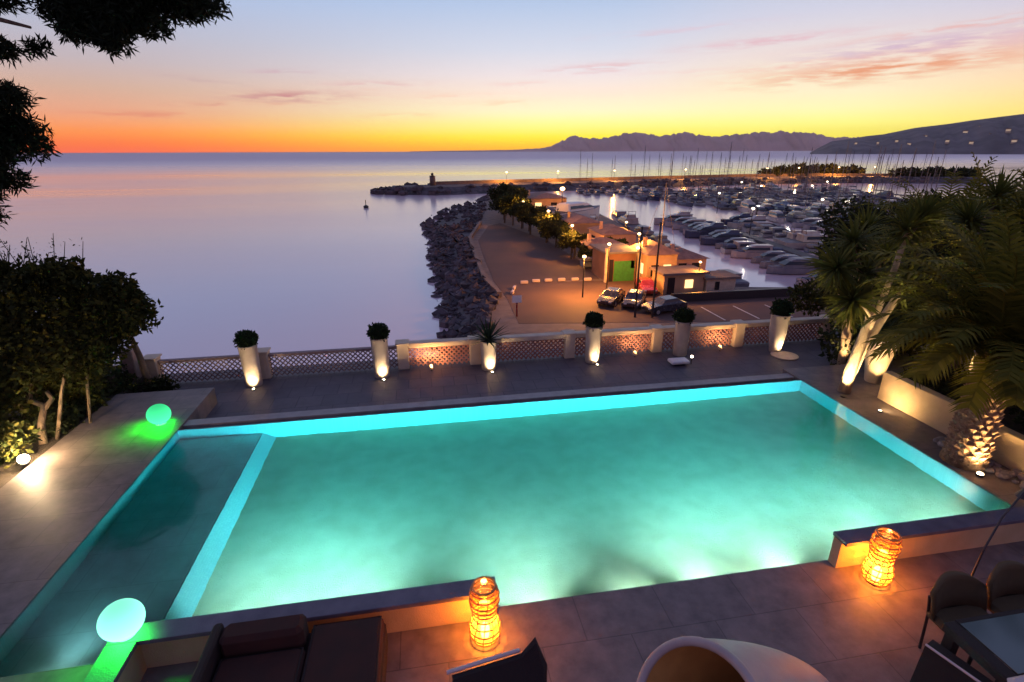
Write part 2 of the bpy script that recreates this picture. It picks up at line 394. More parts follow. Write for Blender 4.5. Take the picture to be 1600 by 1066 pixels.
mb.m = 1; mb.box(PX0-.1, PX0, PY0, PY1, FL, -.605); mb.box(PX1, PX1+.1, PY0, PY1, FL, -.605)
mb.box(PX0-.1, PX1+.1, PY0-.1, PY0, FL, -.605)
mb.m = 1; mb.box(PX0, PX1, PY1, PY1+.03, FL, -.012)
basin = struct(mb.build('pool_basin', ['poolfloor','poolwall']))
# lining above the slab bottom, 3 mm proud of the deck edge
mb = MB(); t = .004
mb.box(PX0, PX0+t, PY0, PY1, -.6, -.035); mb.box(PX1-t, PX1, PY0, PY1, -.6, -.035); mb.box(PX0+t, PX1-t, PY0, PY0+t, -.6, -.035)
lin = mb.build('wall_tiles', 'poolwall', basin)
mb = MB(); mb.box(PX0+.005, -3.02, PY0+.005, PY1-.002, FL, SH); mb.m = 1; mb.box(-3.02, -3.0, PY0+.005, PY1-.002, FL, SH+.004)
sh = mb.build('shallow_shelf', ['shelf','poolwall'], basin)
mb = MB(); y0_, y1_ = PY0+.005, PY1-.002
mb.add([(-2.999,y0_,FL),(-2.60,y0_,FL),(-2.60,y0_,-.80),(-2.999,y0_,SH-.01),(-2.999,y1_,FL),(-2.60,y1_,FL),(-2.60,y1_,-.80),(-2.999,y1_,SH-.01)],[(0,1,2,3),(7,6,5,4),(1,5,6,2),(2,6,7,3),(0,4,5,1),(3,7,4,0)])
mb.build('step', 'poolwall', basin)  # face sloped to catch the pool light as a soft pale band
mb = MB(); mb.box(PX0-.004+.0, PX1+.004, PY0-.004, PY1+.004, FL-.05, -.006)
wt = mb.build('pool_water', 'poolwater'); struct(wt)
for x, z, pw, cone, ay, az_ in ((-2.0,-.60,3000,112,3,-.30), (-1.0,-.60,3000,112,3,-.30), (1.0,-.60,2900,124,3,-.34), (3.1,-.60,2600,112,3,-.30), (4.2,-.60,2400,112,3,-.30), (5.6,-.60,2400,120,3,-.34), (6.8,-.60,1800,126,3,-.34), (-3.7,-.24,20,100,3,-.16), (-1.6,-.62,330,168,3,-.5), (.4,-.62,260,168,3,-.5), (2.2,-.62,330,168,3,-.5), (3.7,-.62,330,168,3,-.5), (5.0,-.62,260,168,3,-.5)):  # near wall lights, most of them added as fill to even the glow
    mb = MB(); mb.tube([(x,PY0+.006,z),(x,PY0+.035,z)], .12, 20)
    f = mb.build('pool_and_fill_light', 'white', basin)
    mb = MB(); mb.tube([(x,PY0+.036,z),(x,PY0+.040,z)], .10, 20); mb.build('lens', 'poollens', f)
    point('pool_and_fill_lamp', (x,PY0+.07,z), pw*1.25, (.74,.97,1), .12, f, 'SPOT', cone=cone, blend=1., aim=(x-.5*(x>5),PY0+ay,az_))
# raised seat walls along the near edge
def seat_wall(label, slabs, walls):
    t = thing('seat_wall', (slabs[0][0],4.05,0), label, 'wall', 'raised seat walls on the near edge of the pool')
    mb = MB()
    for a in slabs: mb.box(*a)
    bevel(mb.build('coping_slab', 'coping', t), .006)
    mb = MB()
    for a in walls: mb.box(*a)
    mb.build('wall', 'stucco', t)
seat_wall('dark topped seat wall left of the wide gap, turning toward the house behind the red sofa', [(-2.97,.52,3.94,4.145,.37,.42),(-2.97,-2.72,1.2,3.94,.37,.42)],
          [(-2.95,.505,4.02,4.14,0,.37),(-2.95,-2.76,1.2,4.02,0,.37)])
seat_wall('long dark topped seat wall behind the patio table, lit yellow below', [(4.41,12.9,3.94,4.145,.37,.42)], [(4.43,12.9,4.02,4.14,0,.37)])

# ------------------------------------------------------------------ far balustrade
fz = -.35; FY = 11.72
fence = thing('balustrade', (0,FY,fz), 'low beige balustrade with lattice panels along the seaward edge of the terrace', 'balustrade')
pil = [-6.0,-3.72,-.62,1.08,3.42,5.72,7.98,10.6]
for x in pil:
    mb = MB(); mb.box(x-.13, x+.13, FY-.13, FY+.13, fz, .27, .012); pp_=mb.build('pillar', 'cream', fence); mb=MB(); mb.box(x-.16,x+.16,FY-.16,FY+.16,.271,.315,.01); mb.build('cap','cream',pp_)
for i in range(len(pil)-1):
    a, b = pil[i]+.13, pil[i+1]-.13; right = i >= 2
    mb = MB(); 
    if right: mb.box(a, b, FY-.11, FY+.11, .17, .29, .015)
    else: mb.box(a, b, FY-.06, FY+.06, .15, .215, .01)
    mb.build('coping', 'cream' if right else 'woodlattice', fence)
    mb = MB(); lo, hi = fz+.02, (.17 if right else .15); h = hi-lo; st = .115
    k = a-h
    while k < b:
        for s in (1,-1):
            x0, x1 = (k, k+h) if s == 1 else (k+h, k)
            z0, z1 = lo, hi
            # clip
            def clipx(x0,z0,x1,z1):
                if x0 > x1: x0,z0,x1,z1 = x1,z1,x0,z0
                if x1 <= a or x0 >= b: return None
                if x0 < a: z0 += (z1-z0)*(a-x0)/(x1-x0); x0 = a
                if x1 > b: z1 = z0+(z1-z0)*(b-x0)/(x1-x0); x1 = b
                return x0,z0,x1,z1
            c = clipx(x0,z0,x1,z1)
            if c and abs(c[2]-c[0]) > .02:
                y = FY+(.008 if s == 1 else -.008)
                mb.bar((c[0],y,c[1]),(c[2],y,c[3]), .014, .034 if right else .026)
        k += st
    mb.build('lattice_panel', 'terracotta' if right else 'woodlattice', fence)
# pale stub of wall where the left deck steps down
mb = MB(); mb.box(-4.56,-4.37,10.0,10.45,-.35,-.02,.02)
# ------------------------------------------------------------------ planters
def planter(x, y, label, r=.188, h=.95, plant='ball', lit=1, base=False, taper=.9, glabel=None):
    t = thing('tall_planter', (x,y,fz), label, 'planter', 'tall planters along the balustrade')
    z0 = fz
    mb = MB(); mb.lathe([(r*taper*.94,z0),(r*taper,z0+.02),(r*.97,z0+h*.6),(r,z0+h-.03),(r*1.03,z0+h-.02),(r*1.03,z0+h),(r*.9,z0+h),(r*.88,z0+h-.05)], 32, (x,y,0))
    mb.smooth_build('pot', 'planter', t)
    mb = MB(); mb.lathe([(r*.87,z0+h-.06),(r*.8,z0+h-.045)], 20, (x,y,0)); mb.build('soil', 'soil', t)
    mb = MB()
    if plant == 'ball':
        R0 = r*1.12; c = (x,y,z0+h+R0*.55)
        mb.ball(c, R0*.86, 16, (1,1,.9), .05)
        p = blob_points(c, (R0,R0,R0*.9), 1500, G, .85); leaf_cards(mb, p, .05, .6)
        mb.build('topiary', 'boxwood', t)
    else:
        sword(mb, (x,y,z0+h), 55, .62, .05, 1.0); mb.build('foliage', 'agave', t)
    if lit:
        point('planter_lamp', (x+.05,y-r-.10,z0+.05), 42*lit, (1,.72,.40), .03, t, 'SPOT', cone=125, blend=.9, aim=(x+.0,y,z0+.75))
        mb = MB(); mb.lathe([(.035,z0),(.04,z0+.02),(.03,z0+.025)], 14, (x+.05,y-r-.07,0)); mb.build('uplight', 'darkmetal', t)
        mb = MB(); mb.lathe([(.022,z0+.026),(.015,z0+.03)], 12, (x+.05,y-r-.07,0)); mb.build('lamp_glass', 'spotglow', t)
    return t
def sword(mb, c, n, L, w, droop=1., updir=(0,0,1), spread=1.15):
    """rosette of stiff pointed leaves"""
    c = Vector(c); U = Vector(updir).normalized(); A = U.orthogonal().normalized(); B = U.cross(A)
    for i in range(n):
        th = spread*(.12+.95*(i/n)**.7)*1.25; ph = i*2.399963+rnd.uniform(-.2,.2)
        rad = A*math.cos(ph)+B*math.sin(ph)
        l = L*rnd.uniform(.75,1.1); pts = []; p = c.copy(); d = (U*math.cos(th)+rad*math.sin(th)).normalized()
        side = d.cross(U).normalized() if abs(d.dot(U)) < .99 else A
        v = []
        for k in range(4):
            ww = w*(.75,1,.7,.03)[k]*.5
            v += [p+side*ww, p-side*ww]
            p = p+d*l/3; d = (d+Vector((0,0,-1))*.16*droop*(k+.5)*.6).normalized()
        mb.add(v, [(0,1,3,2),(2,3,5,4),(4,5,7,6)])
pr = [( -3.86,11.3,'leftmost tall planter, brightly lit with a box ball, before the lattice',1.0),
      ( -1.10,11.3,'lit planter with a box ball, second from the left, where the beige coping begins',.8)]
for x,y,l,e in pr: planter(x,y,l,lit=e)
planter(1.36,11.3,'lit planter holding a spiky dark plant instead of a box ball',h=.72,plant='sword',lit=1.0)
planter(3.90,11.3,'lit planter with a box ball, next to the right of the spiky plant',h=.93)
planter(6.22,11.35,'unlit grey green planter with a box ball behind the white plinth',h=.90,lit=0)
planter(8.72,11.15,'planter farthest right in the row, narrow lit foot on a round white base',r=.22,h=1.0,lit=1.1,taper=.62)
# plinths / small garden lamps near the balustrade
t = thing('stone_plinth', (5.95,10.75,fz), 'small white slab lying in front of the unlit planter', 'plinth')
mb = MB(); mb.box(5.66,6.12,10.62,10.9,fz+.05,fz+.13,.02); bevel(mb.build('slab','white',t),.004)
mb = MB(); mb.box(5.76,6.02,10.68,10.84,fz,fz+.05); mb.build('foot','darkmetal',t)
point('plinth_lamp', (6.2,10.72,fz+.2), 2.0, (1,.8,.5), .03, t, 'POINT')
mb = MB(); mb.ball((6.2,10.72,fz+.2),.035,10); mb.build('lamp_bulb','lampwhite',t); mb = MB(); mb.tube([(6.2,10.72,fz),(6.2,10.72,fz+.17)],.012,8); mb.build('stem','darkmetal',t)
t = tag(MB().lathe([(.30,fz),(.32,fz+.02),(.32,fz+.03),(.30,fz+.035)],28,(8.75,10.80,0)).build('round_base','cream',loc=(8.75,10.80,fz)), 'round white base disc on the deck below the right end planter','base')
for x,lab,s in ((.02,'short garden spot below the red lattice beside the second lit planter',1.),(5.05,'garden spot tucked under the red lattice left of the white slab',.5),(7.35,'garden spot under the lattice left of the right end planter',.6)):
    t = thing('garden_spot',(x,FY-.32,fz),lab,'garden light','small garden spots at the foot of the balustrade')
    mb = MB(); mb.tube([(x,FY-.32,fz),(x,FY-.32,fz+.06)],.014,8); mb.build('spike','darkmetal',t)
    mb = MB(); mb.tube([(x,FY-.36,fz+.07),(x,FY-.26,fz+.11)],[.04,.05],12); mb.build('housing','cream',t)
    mb = MB(); mb.tube([(x,FY-.258,fz+.111),(x,FY-.254,fz+.113)],.042,12); mb.build('lens','lampwhite',t)
    point('garden_spot_lamp',(x,FY-.42,fz+.16),60*s,(1,.56,.22),.04,t,'SPOT',cone=155,blend=1,aim=(x+.1,FY,fz+.5))

# ------------------------------------------------------------------ globes on the deck
def globe_mat(name, c, e):
    m, nt = newmat(name); N = nt.nodes; out = N.new('ShaderNodeOutputMaterial')
    em = N.new('ShaderNodeEmission'); em.inputs[0].default_value = (*c,1)
    tc = N.new('ShaderNodeTexCoord'); sx = N.new('ShaderNodeSeparateXYZ'); mr = N.new('ShaderNodeMapRange'); nt.links.new(tc.outputs['Generated'], sx.inputs[0]); nt.links.new(sx.outputs[2], mr.inputs[0])
    mr.inputs['To Min'].default_value = e*1.9; mr.inputs['To Max'].default_value = e*.62; nt.links.new(mr.outputs[0], em.inputs[1])
    tr = N.new('ShaderNodeBsdfTransparent'); tr.inputs[0].default_value = (.0,1,.10,1)
    mx = N.new('ShaderNodeMixShader'); mx.inputs[0].default_value = .12
    nt.links.new(em.outputs[0], mx.inputs[1]); nt.links.new(tr.outputs[0], mx.inputs[2]); nt.links.new(mx.outputs[0], out.inputs[0]); return m
M['spheregreen'] = globe_mat('green_globe', (.08,1.0,.42), 1.1); M['spherecyan'] = globe_mat('cyan_globe', (.30,1.0,.78), 1.7)
def globe(name, c, r, label, ms, colr, pw):
    t = thing(name, (c[0],c[1],c[2]), label, 'globe lamp', 'glowing globe lamps beside the pool')
    x,y,z = c
    mb = MB(); mb.ball((x,y,z+r+.004), r, 40, (1,1,.97)); mb.smooth_build('shade', ms, t)
    mb = MB(); mb.lathe([(r*.45,z),(r*.45,z+.006)], 28, (x,y,0)); mb.build('charging_base', 'white', t)
    point('globe_light', (x,y,z+r*1.3), pw, colr, r*.4, t, 'SPOT', cone=140, blend=.8, aim=(x-.06,y-.08,z))
globe('globe_lamp', (-4.74,9.05,0), .185, 'round green globe lamp on the deck at the far left pool corner', 'spheregreen', (.0,1,.03), 900)
globe('globe_lamp', (-2.84,4.03,.42), .175, 'pale cyan globe lamp standing on the corner of the seat wall', 'spherecyan', (.0,1,.14), 620)

# ------------------------------------------------------------------ candle lanterns
def lantern(x, y, label, s=1., lean=0):
    t = thing('lantern', (x,y,0), label, 'lantern', 'amber glass lanterns standing on the near deck')
    prof = [(.085,.012),(.125,.04),(.148,.10),(.150,.16),(.135,.23),(.116,.30),(.118,.36),(.132,.42),(.140,.48),(.138,.55),(.124,.61),(.112,.64)]
    prof = [(r*.97*s, z*1.03*s) for r,z in prof]
    mb = MB(); mb.lathe(prof, 36, (x,y,0), cap=False); mb.smooth_build('glass', 'amberglass', t)
    mb = MB(); mb.lathe([(.088*s,0),(.098*s,.012*s),(.086*s,.02*s)], 28, (x,y,0)); mb.build('base', 'darkmetal', t)
    mb = MB()
    for r,z in prof[1:]: mb.torus((x,y,z), r+.004, .0075*s, 32, 6)
    for k in range(10):
        a = 2*PI*k/10; mb.tube([(x+(r+.004)*math.cos(a+z*.8), y+(r+.004)*math.sin(a+z*.8), z) for r,z in prof], .0042*s, 5)
    mb.smooth_build('rattan_rings', 'ring', t)
    mb = MB(); mb.torus((x,y,prof[-1][1]), prof[-1][0], .011*s, 32, 8); mb.smooth_build('rim', 'ring', t)
    mb = MB(); mb.lathe([(.03,.02),(.040,.04),(.045,.13),(.030,.18),(.010,.20)], 16, (x,y,0)); mb.smooth_build('candle', 'bulb', t)
    point('lantern_lamp', (x,y,.26), 50, (1,.45,.10), .05, t)
lantern(.37,3.80,'amber glass lantern at the end of the seat wall, right of the red sofa')
lantern(4.72,3.78,'amber glass lantern before the yellow lit seat wall, behind the patio table', .97)

# ------------------------------------------------------------------ furniture near the house
t = thing('outdoor_sofa', (-1.25,3.2,0), 'dark red wicker daybed sofa backed against the seat wall', 'sofa')
mb = MB(); mb.box(-2.02,-.56,2.3,3.86,.06,.34,.02); mb.build('frame','wicker',t)
mb = MB(); mb.box(-2.02,-1.94,2.3,3.86,.34,.60,.02); mb.build('armrest','wicker',t)
mb = MB(); mb.box(-1.93,-1.24,3.64,3.86,.34,.60,.04); mb.build('backrest','redcush',t)
mb = MB(); mb.box(-1.93,-1.22,2.3,3.63,.342,.45,.04); mb.build('seat_cushion','redcush',t)
mb = MB(); mb.box(-1.21,-.57,2.3,3.85,.342,.45,.04); mb.build('seat_cushion','redcush',t)
for x in (-1.98,-.62):
    for y in (2.34,3.82):
        mb = MB(); mb.box(x-.03,x+.03,y-.03,y+.03,0,.06); mb.build('leg','darkmetal',t)
for x0,x1,y0,y1,zz in ((-1.93,-1.22,2.3,3.63,.445),(-1.21,-.57,2.3,3.85,.445)):
    pass
mb = MB()
for x0,x1,y0,y1,zz in ((-1.925,-1.225,2.31,3.625,.437),(-1.205,-.575,2.31,3.845,.437)):
    i_=.02; mb.tube([(x0+i_,y0+i_,zz),(x1-i_,y0+i_,zz),(x1-i_,y1-i_,zz),(x0+i_,y1-i_,zz),(x0+i_,y0+i_,zz)],.009,6,False)
    mb.tube([(x0+.03,(y0+y1)/2,zz+.012),(x1-.03,(y0+y1)/2,zz+.012)],.005,6,False)
mb.build('piping','wicker',t)
t = thing('lounge_chair', (.33,2.6,0), 'low dark sling chair with a pale top rail left of the hooded pod', 'chair')
mb = MB(); mb.add([(.02,2.96,.66),(.58,3.02,.70),(.70,3.05,.82),(.78,2.95,.62),(.72,2.7,.30),(.05,2.65,.30),
                   (.02,2.92,.66),(.58,2.98,.70),(.70,3.01,.80),(.74,2.91,.62),(.68,2.68,.27),(.07,2.62,.27)],
                  [(0,1,4,5),(1,2,3,4),(6,11,10,7),(7,10,9,8),(0,5,11,6),(5,4,10,11),(4,3,9,10),(3,2,8,9),(2,1,7,8),(1,0,6,7)])
mb.build('backrest','wicker',t)
mb = MB(); mb.tube([(-.02,2.98,.67),(.57,3.04,.715)],.016,10); mb.build('top_rail','pinkrail',t)
mb = MB(); mb.box(.03,.70,2.02,2.66,.24,.36,.05); mb.build('seat','olivecush',t)
for x,y in ((.06,2.08),(.66,2.08),(.06,2.74),(.68,2.76)):
    mb = MB(); mb.tube([(x,y,0),(x,y,.26)],.018,8); mb.build('leg','darkmetal',t)

# hooded pod chair : a tube of moulded shell cut on a slant
def pod():
    t = thing('pod_chair', (2.0,2.1,0), 'cream hooded pod chair with an amber lining, its round mouth toward the sofa', 'chair')
    n = Vector((-.62,-.18,.72)).normalized()      # the mouth faces up and to the left
    A = Vector((0,1,0)); A = (A-n*A.dot(n)).normalized(); B = n.cross(A)
    c0 = Vector((1.66,2.22,.86)); NR = 44
    def ring(c, ra, rb, off=0):
        return [c+A*math.cos(2*PI*k/NR)*ra+B*math.sin(2*PI*k/NR)*rb for k in range(NR)]
    def shell(th, name, m, k0=0):
        mb = MB(); v = []; f = []; segs = 12
        for i in range(segs+1):
            u = i/segs; r = .46*math.sqrt(max(0,1-(u*.985)**2.2))-th
            c = c0-n*(.95*u-(th if i==segs else 0)*.5)+Vector((.70,.12,.12))*u
            r = max(r, .004)
            v += ring(c, r*1.06, r)
        for i in range(segs):
            for k in range(NR): f.append((i*NR+k, i*NR+(k+1)%NR, (i+1)*NR+(k+1)%NR, (i+1)*NR+k))
        f.append(tuple(segs*NR+k for k in range(NR)))
        mb.add(v, f); return mb.build(name, m, t, smooth=True)
    shell(0, 'shell', 'shell'); shell(.045, 'lining', 'amber')
    mb = MB(); pts = ring(c0+n*.006, .46*1.06-.02, .44)
    v=[];f=[];m=10
    for k in range(NR):
        rad = (pts[k]-c0).normalized()
        for j in range(m):
            b = 2*PI*j/m; v.append(pts[k]+rad*math.cos(b)*.034+n*math.sin(b)*.030)
    for k in range(NR):
        for j in range(m): f.append((k*m+j, ((k+1)%NR)*m+j, ((k+1)%NR)*m+(j+1)%m, k*m+(j+1)%m))
    mb.add(v,f); mb.build('rim','shell',t,smooth=True)
    mb = MB(); mb.lathe([(.30,0),(.30,.03),(.06,.05),(.05,.30)],28,(2.3,2.28,0)); mb.smooth_build('pedestal','darkmetal',t)
    c = c0-n*.42; mb = MB(); mb.ball((c.x+.1,c.y,c.z-.08),.30,20,(1,1,.45)); mb.smooth_build('cushion','amber',t)
pod()
# dining table and chairs
t = thing('patio_table', (4.9,2.3,0), 'dark framed patio table with a green grey glass top', 'table')
mb = MB(); mb.box(4.26,6.3,2.16,2.62,.742,.756); bevel(mb.build('table_top','tableglass',t),.004)
mb = MB(); mb.box(4.14,4.258,2.12,2.66,.66,.75,.01); mb.box(4.258,6.4,2.622,2.66,.66,.75); mb.box(4.258,6.4,2.12,2.158,.66,.75); mb.box(6.302,6.4,2.158,2.622,.66,.75); mb.build('frame','wicker',t)
for x,y in ((4.21,2.60),(4.21,2.18),(6.35,2.60),(6.35,2.18)):
    mb = MB(); mb.box(x-.04,x+.04,y-.04,y+.04,0,.66); mb.build('leg','wicker',t)
def dchair(x, y, rz, label, w=.57):
    t = thing('dining_chair', (x,y,0), label, 'chair', 'olive chairs round the patio table', rz)
    mb = MB(); mb.box(-w/2,w/2,-.24,.24,.38,.47,.04); mb.build('seat','olivecush',t,local=True)
    # curved padded back
    v=[];f=[];K=9
    for j,(z,yy) in enumerate(((.42,.21),(.58,.25),(.71,.28),(.77,.285))):
        for k in range(K):
            u = -1+2*k/(K-1); zz = z-(.06*abs(u)**3 if j>=2 else 0); v.append((u*w/2*(1 if j<3 else .86), yy-.09*u*u, zz))
    n0=len(v)
    for p in list(v): v.append((p[0]*.97,p[1]+.05,p[2]+.004))
    for j in range(3):
        for k in range(K-1):
            a=j*K+k; f.append((a,a+1,a+K+1,a+K)); f.append((n0+a+K,n0+a+K+1,n0+a+1,n0+a))
    for k in range(K-1): a=3*K+k; f.append((a,a+1,n0+a+1,n0+a)); f.append((k+1,k,n0+k,n0+k+1))
    for j in range(3): a=j*K; f.append((a+K,n0+a+K,n0+a,a)); a=j*K+K-1; f.append((a,n0+a,n0+a+K,a+K))
    mb = MB(); mb.add(v,f); mb.build('backrest','olivecush',t,smooth=True,local=True)
    for sx in (-1,1):
        mb = MB(); mb.tube([(sx*w*.40,.20,.0),(sx*w*.42,.22,.40),(sx*w*.44,.25,.60)],.013,8); mb.build('back_post','darkmetal',t,local=True)
        mb = MB(); mb.tube([(sx*w*.48,-.22,0),(sx*w*.48,-.22,.40)],.016,8); mb.build('leg','darkmetal',t,local=True)
    return t
dchair(4.70,2.78,0,'olive dining chair behind the near corner of the patio table')
dchair(5.34,2.80,0,'olive dining chair behind the table, further from the pod chair')
t = thing('reading_lamp', (5.15,3.2,0), 'thin curved dark arm rising behind the olive dining chairs', 'lamp')
mb = MB(); mb.tube([(4.98,3.12,.02),(4.99,3.12,.55),(5.05,3.14,.95),(5.22,3.2,1.25),(5.5,3.28,1.45)],.009,8); mb.build('arm','darkmetal',t)
mb = MB(); mb.lathe([(.12,0),(.12,.015),(.015,.03)],20,(4.98,3.12,0)); mb.build('base','darkmetal',t)
mb = MB(); mb.lathe([(.07,1.38),(.02,1.47)],16,(5.52,3.285,0)); mb.build('shade','darkmetal',t)
t = thing('armchair', (4.15,1.9,0), 'dark brown armchair with a pale rim, half under the left side of the table', 'chair')
mb = MB(); mb.add([(3.98,2.62,.56),(4.10,2.66,.56),(4.20,1.75,.70),(4.06,1.75,.72),(3.92,2.60,0.04),(4.10,2.64,.04),(4.18,1.75,.04),(3.98,1.72,.04)],
   [(0,1,2,3),(0,4,5,1),(1,5,6,2),(2,6,7,3),(3,7,4,0),(7,6,5,4)]); mb.build('armrest','wicker',t)
mb = MB(); mb.tube([(3.985,2.62,.57),(4.07,1.75,.73)],.010,8); mb.build('trim','pinkrail',t)
mb = MB(); mb.box(4.11,4.16,1.75,2.60,.10,.50); mb.build('seat','redcush',t)
t = thing('bench', (4.9,1.35,0), 'pale padded bench rail at the near side of the patio table', 'bench')
mb = MB(); mb.box(4.02,5.6,1.96,2.10,.80,.87,.03); 
for v in range(0): pass
mb.build('top_rail','pinkrail',t)
mb = MB(); mb.box(4.3,5.58,1.45,1.95,.38,.46,.03); mb.build('seat','olivecush',t)
for x in (4.06,5.5):
    mb = MB(); mb.box(x-.03+.28*(x<5),x+.03+.28*(x<5),2.0,2.04,0,.80); mb.build('leg','wicker',t)
    mb = MB(); mb.box(x-.03+.28*(x<5),x+.03+.28*(x<5),1.47,1.52,0,.38); mb.build('leg','wicker',t)

# ------------------------------------------------------------------ right garden
def wallbox(name, x0,x1,y0,y1,z0,z1,label,m='cream'):
    t = tag(MB().box(x0,x1,y0,y1,z0,z1,.012).build(name,'stucco',loc=((x0+x1)/2,(y0+y1)/2,z0)), label,'wall','low stucco walls of the right garden')
    return t
wallbox('garden_wall',8.45,8.62,6.25,7.75,0,.56,'low lit stucco wall between the yucca pot and the palm trunk')
wallbox('garden_wall',8.45,8.62,2.2,5.95,0,.52,'low lit stucco wall running on past the palm toward the dining table')
wallbox('garden_wall',9.9,10.08,3.0,7.4,.3,.98,'dim upper stucco wall behind the low lit garden walls')
for i,(x,y,p,lab) in enumerate(((8.05,7.25,36,'small deck uplight in front of the wall beside the yucca'),(8.0,4.55,52,'small deck uplight in front of the wall past the palm'),(8.95,6.4,12,'small uplight in the raised bed before the upper wall'))):
    z=0 if x<8.5 else .38; t=thing('deck_and_fill_uplight',(x,y,z),lab,'garden light','small uplights of the right garden')
    mb=MB(); mb.lathe([(.04,z),(.045,z+.02),(.036,z+.025)],14,(x,y,0)); mb.build('housing','darkmetal',t)
    mb=MB(); mb.lathe([(.030,z+.026),(.02,z+.03)],12,(x,y,0)); mb.build('lamp_glass','lampwhite',t)
    point('deck_and_fill_uplight_lamp',(x,y,z+.06),p,(1,.66,.30),.04,t,'SPOT',cone=140,blend=1,aim=(x+.45,y,z+.25))
for i,(x,y,z,p,lab,aim) in enumerate(((9.3,7.45,.38,420,'added fill uplight under the dark yucca behind the cone shaped pot',(10.0,7.9,2.6)),(10.7,6.6,.38,420,'added fill uplight at the foot of the palm in the raised bed',(11.2,7.3,2.6)),(11.3,9.7,-.35,420,'added fill uplight behind the yuccas at the far right of the terrace',(12.2,9.5,3.0)))):  # uplights added to brighten the dark yucca and the back palms
    t=thing('deck_and_fill_uplight',(x,y,z),lab,'garden light','small uplights of the right garden')
    mb=MB(); mb.lathe([(.04,z),(.045,z+.02),(.036,z+.025)],14,(x,y,0)); mb.build('housing','darkmetal',t)
    mb=MB(); mb.lathe([(.030,z+.026),(.02,z+.03)],12,(x,y,0)); mb.build('lamp_glass','lampwhite',t)
    point('deck_and_fill_uplight_lamp',(x,y,z+.06),p,(1,.72,.34),.05,t,'SPOT',cone=130,blend=1,aim=aim)
mb = MB(); mb.box(8.62,13,2.2,7.75,0.001,.38); struct(mb.build('raised_bed','soil'))
mb = MB()
for i in range(60):
    x = rnd.uniform(8.05,8.42); y = rnd.uniform(4.3,6.2); r = rnd.uniform(.03,.075); mb.ball((x,y,r*.5),r,8,(1,1,.7),.15)
struct(mb.build('pebble_strip','edge'),'stuff')

def palm(x, y, z0, h, r, label, nf=70, fl=2.6, lit=True, group='date palms in the right garden', lean=(0,0), dl=0):
    t = thing('palm_tree', (x,y,z0), label, 'palm tree', group)
    top = Vector((x+lean[0],y+lean[1],z0+h)); K = 10
    pts = [Vector((x,y,z0)).lerp(top,(k/K)) for k in range(K+1)]
    mb = MB(); mb.tube(pts, [r*(1.10-.25*k/K+(.14 if k==0 else 0)+(.2 if k==K-1 else 0)) for k in range(K+1)], 18); mb.smooth_build('trunk','palmtrunk',t)
    mb = MB(); rows = int(h/.085)
    for j in range(rows):
        p = Vector((x,y,z0)).lerp(top,(j+.5)/rows); rr = r*(1.10-.25*j/rows)
        for k in range(11):
            a = 2*PI*(k+.5*(j%2))/11+rnd.uniform(-.1,.1); d = Vector((math.cos(a),math.sin(a),0)); s = Vector((-math.sin(a),math.cos(a),0))
            q = p+d*(rr-.012); w = r*.27; o = rnd.uniform(.035,.075)
            mb.add([q-s*w+Vector((0,0,-.01)), q+Vector((0,0,-.075)), q+s*w+Vector((0,0,-.01)), q+Vector((0,0,.06)), q+d*o+Vector((0,0,.035))],
                   [(0,1,4),(1,2,4),(2,3,4),(3,0,4)])
    mb.build('leaf_scars','palmscar',t)
    mb = MB()
    for i in range(nf):
        u = i/nf; a = i*2.399963+rnd.uniform(-.25,.25); el = R(86-(118-dl)*u**.85)+rnd.uniform(-.1,.1)
        L = fl*rnd.uniform(.82,1.08)*(.8+.35*math.sin(PI*min(1,u+.25))); d = Vector((math.cos(a)*math.cos(el),math.sin(a)*math.cos(el),math.sin(el)))
        p = top+Vector((math.cos(a),math.sin(a),0))*r*.6; S = 14; P = [p.copy()]; D = [d.copy()]
        for k in range(S):
            p = p+d*L/S; d = (d+Vector((0,0,-1))*(.045+.012*k)).normalized(); P.append(p.copy()); D.append(d.copy())
        mb.tube(P, [.022*(1-.9*k/S)+.002 for k in range(S+1)], 4, False)
        nl = 30
        for k in range(3,nl):
            tt = k/nl*S; i0 = min(int(tt),S-1); q = P[i0].lerp(P[i0+1],tt-i0); dd = D[i0]
            side = dd.cross(Vector((0,0,1)))
            if side.length < .05: side = Vector((math.sin(a),-math.cos(a),0))
            side.normalize(); up = side.cross(dd).normalized()
            ll = fl*.17*(.45+.75*math.sin(PI*min(.93,(k/nl)*.85+.12)))
            for s in (-1,1):
                ld = (dd*.62+side*s*.85+up*rnd.uniform(-.02,.32)).normalized(); w = dd*.026
                e = q+ld*ll+Vector((0,0,-.30*ll)); mid = q+ld*ll*.55+Vector((0,0,-.04*ll))
                mb.add([q-w,q+w,mid+w*.9,e,mid-w*.9],[(0,1,2,4),(4,2,3)])
    mb.build('crown','palm',t)
    return t
PT = palm(7.98,5.62,0,1.80,.24,'thick trunked palm lit from below at the right side of the pool', nf=84, fl=2.0, dl=44)
point('palm_lamp',(7.84,5.22,.06),150,(1,.62,.26),.04,PT,'SPOT',cone=120,blend=.8,aim=(7.95,5.50,1.4))
mb = MB(); mb.lathe([(.05,0),(.06,.03),(.045,.04)],14,(7.84,5.25,0)); mb.build('uplight','darkmetal',PT)
mb = MB(); mb.lathe([(.040,.041),(.03,.05)],12,(7.84,5.25,0)); mb.build('lamp_glass','spotglow',PT)
palm(12.4,9.6,-.4,1.95,.24,'tall dark palm whose crown reaches the horizon at the right side of the view', nf=70, fl=2.7)
palm(15.6,13.6,-6,7.3,.26,'dark palm behind the garden with its crown above the sea line', nf=60, fl=2.7)
palm(11.3,7.4,.38,1.75,.22,'dark palm in the raised bed behind the low garden wall', nf=60, fl=2.4)

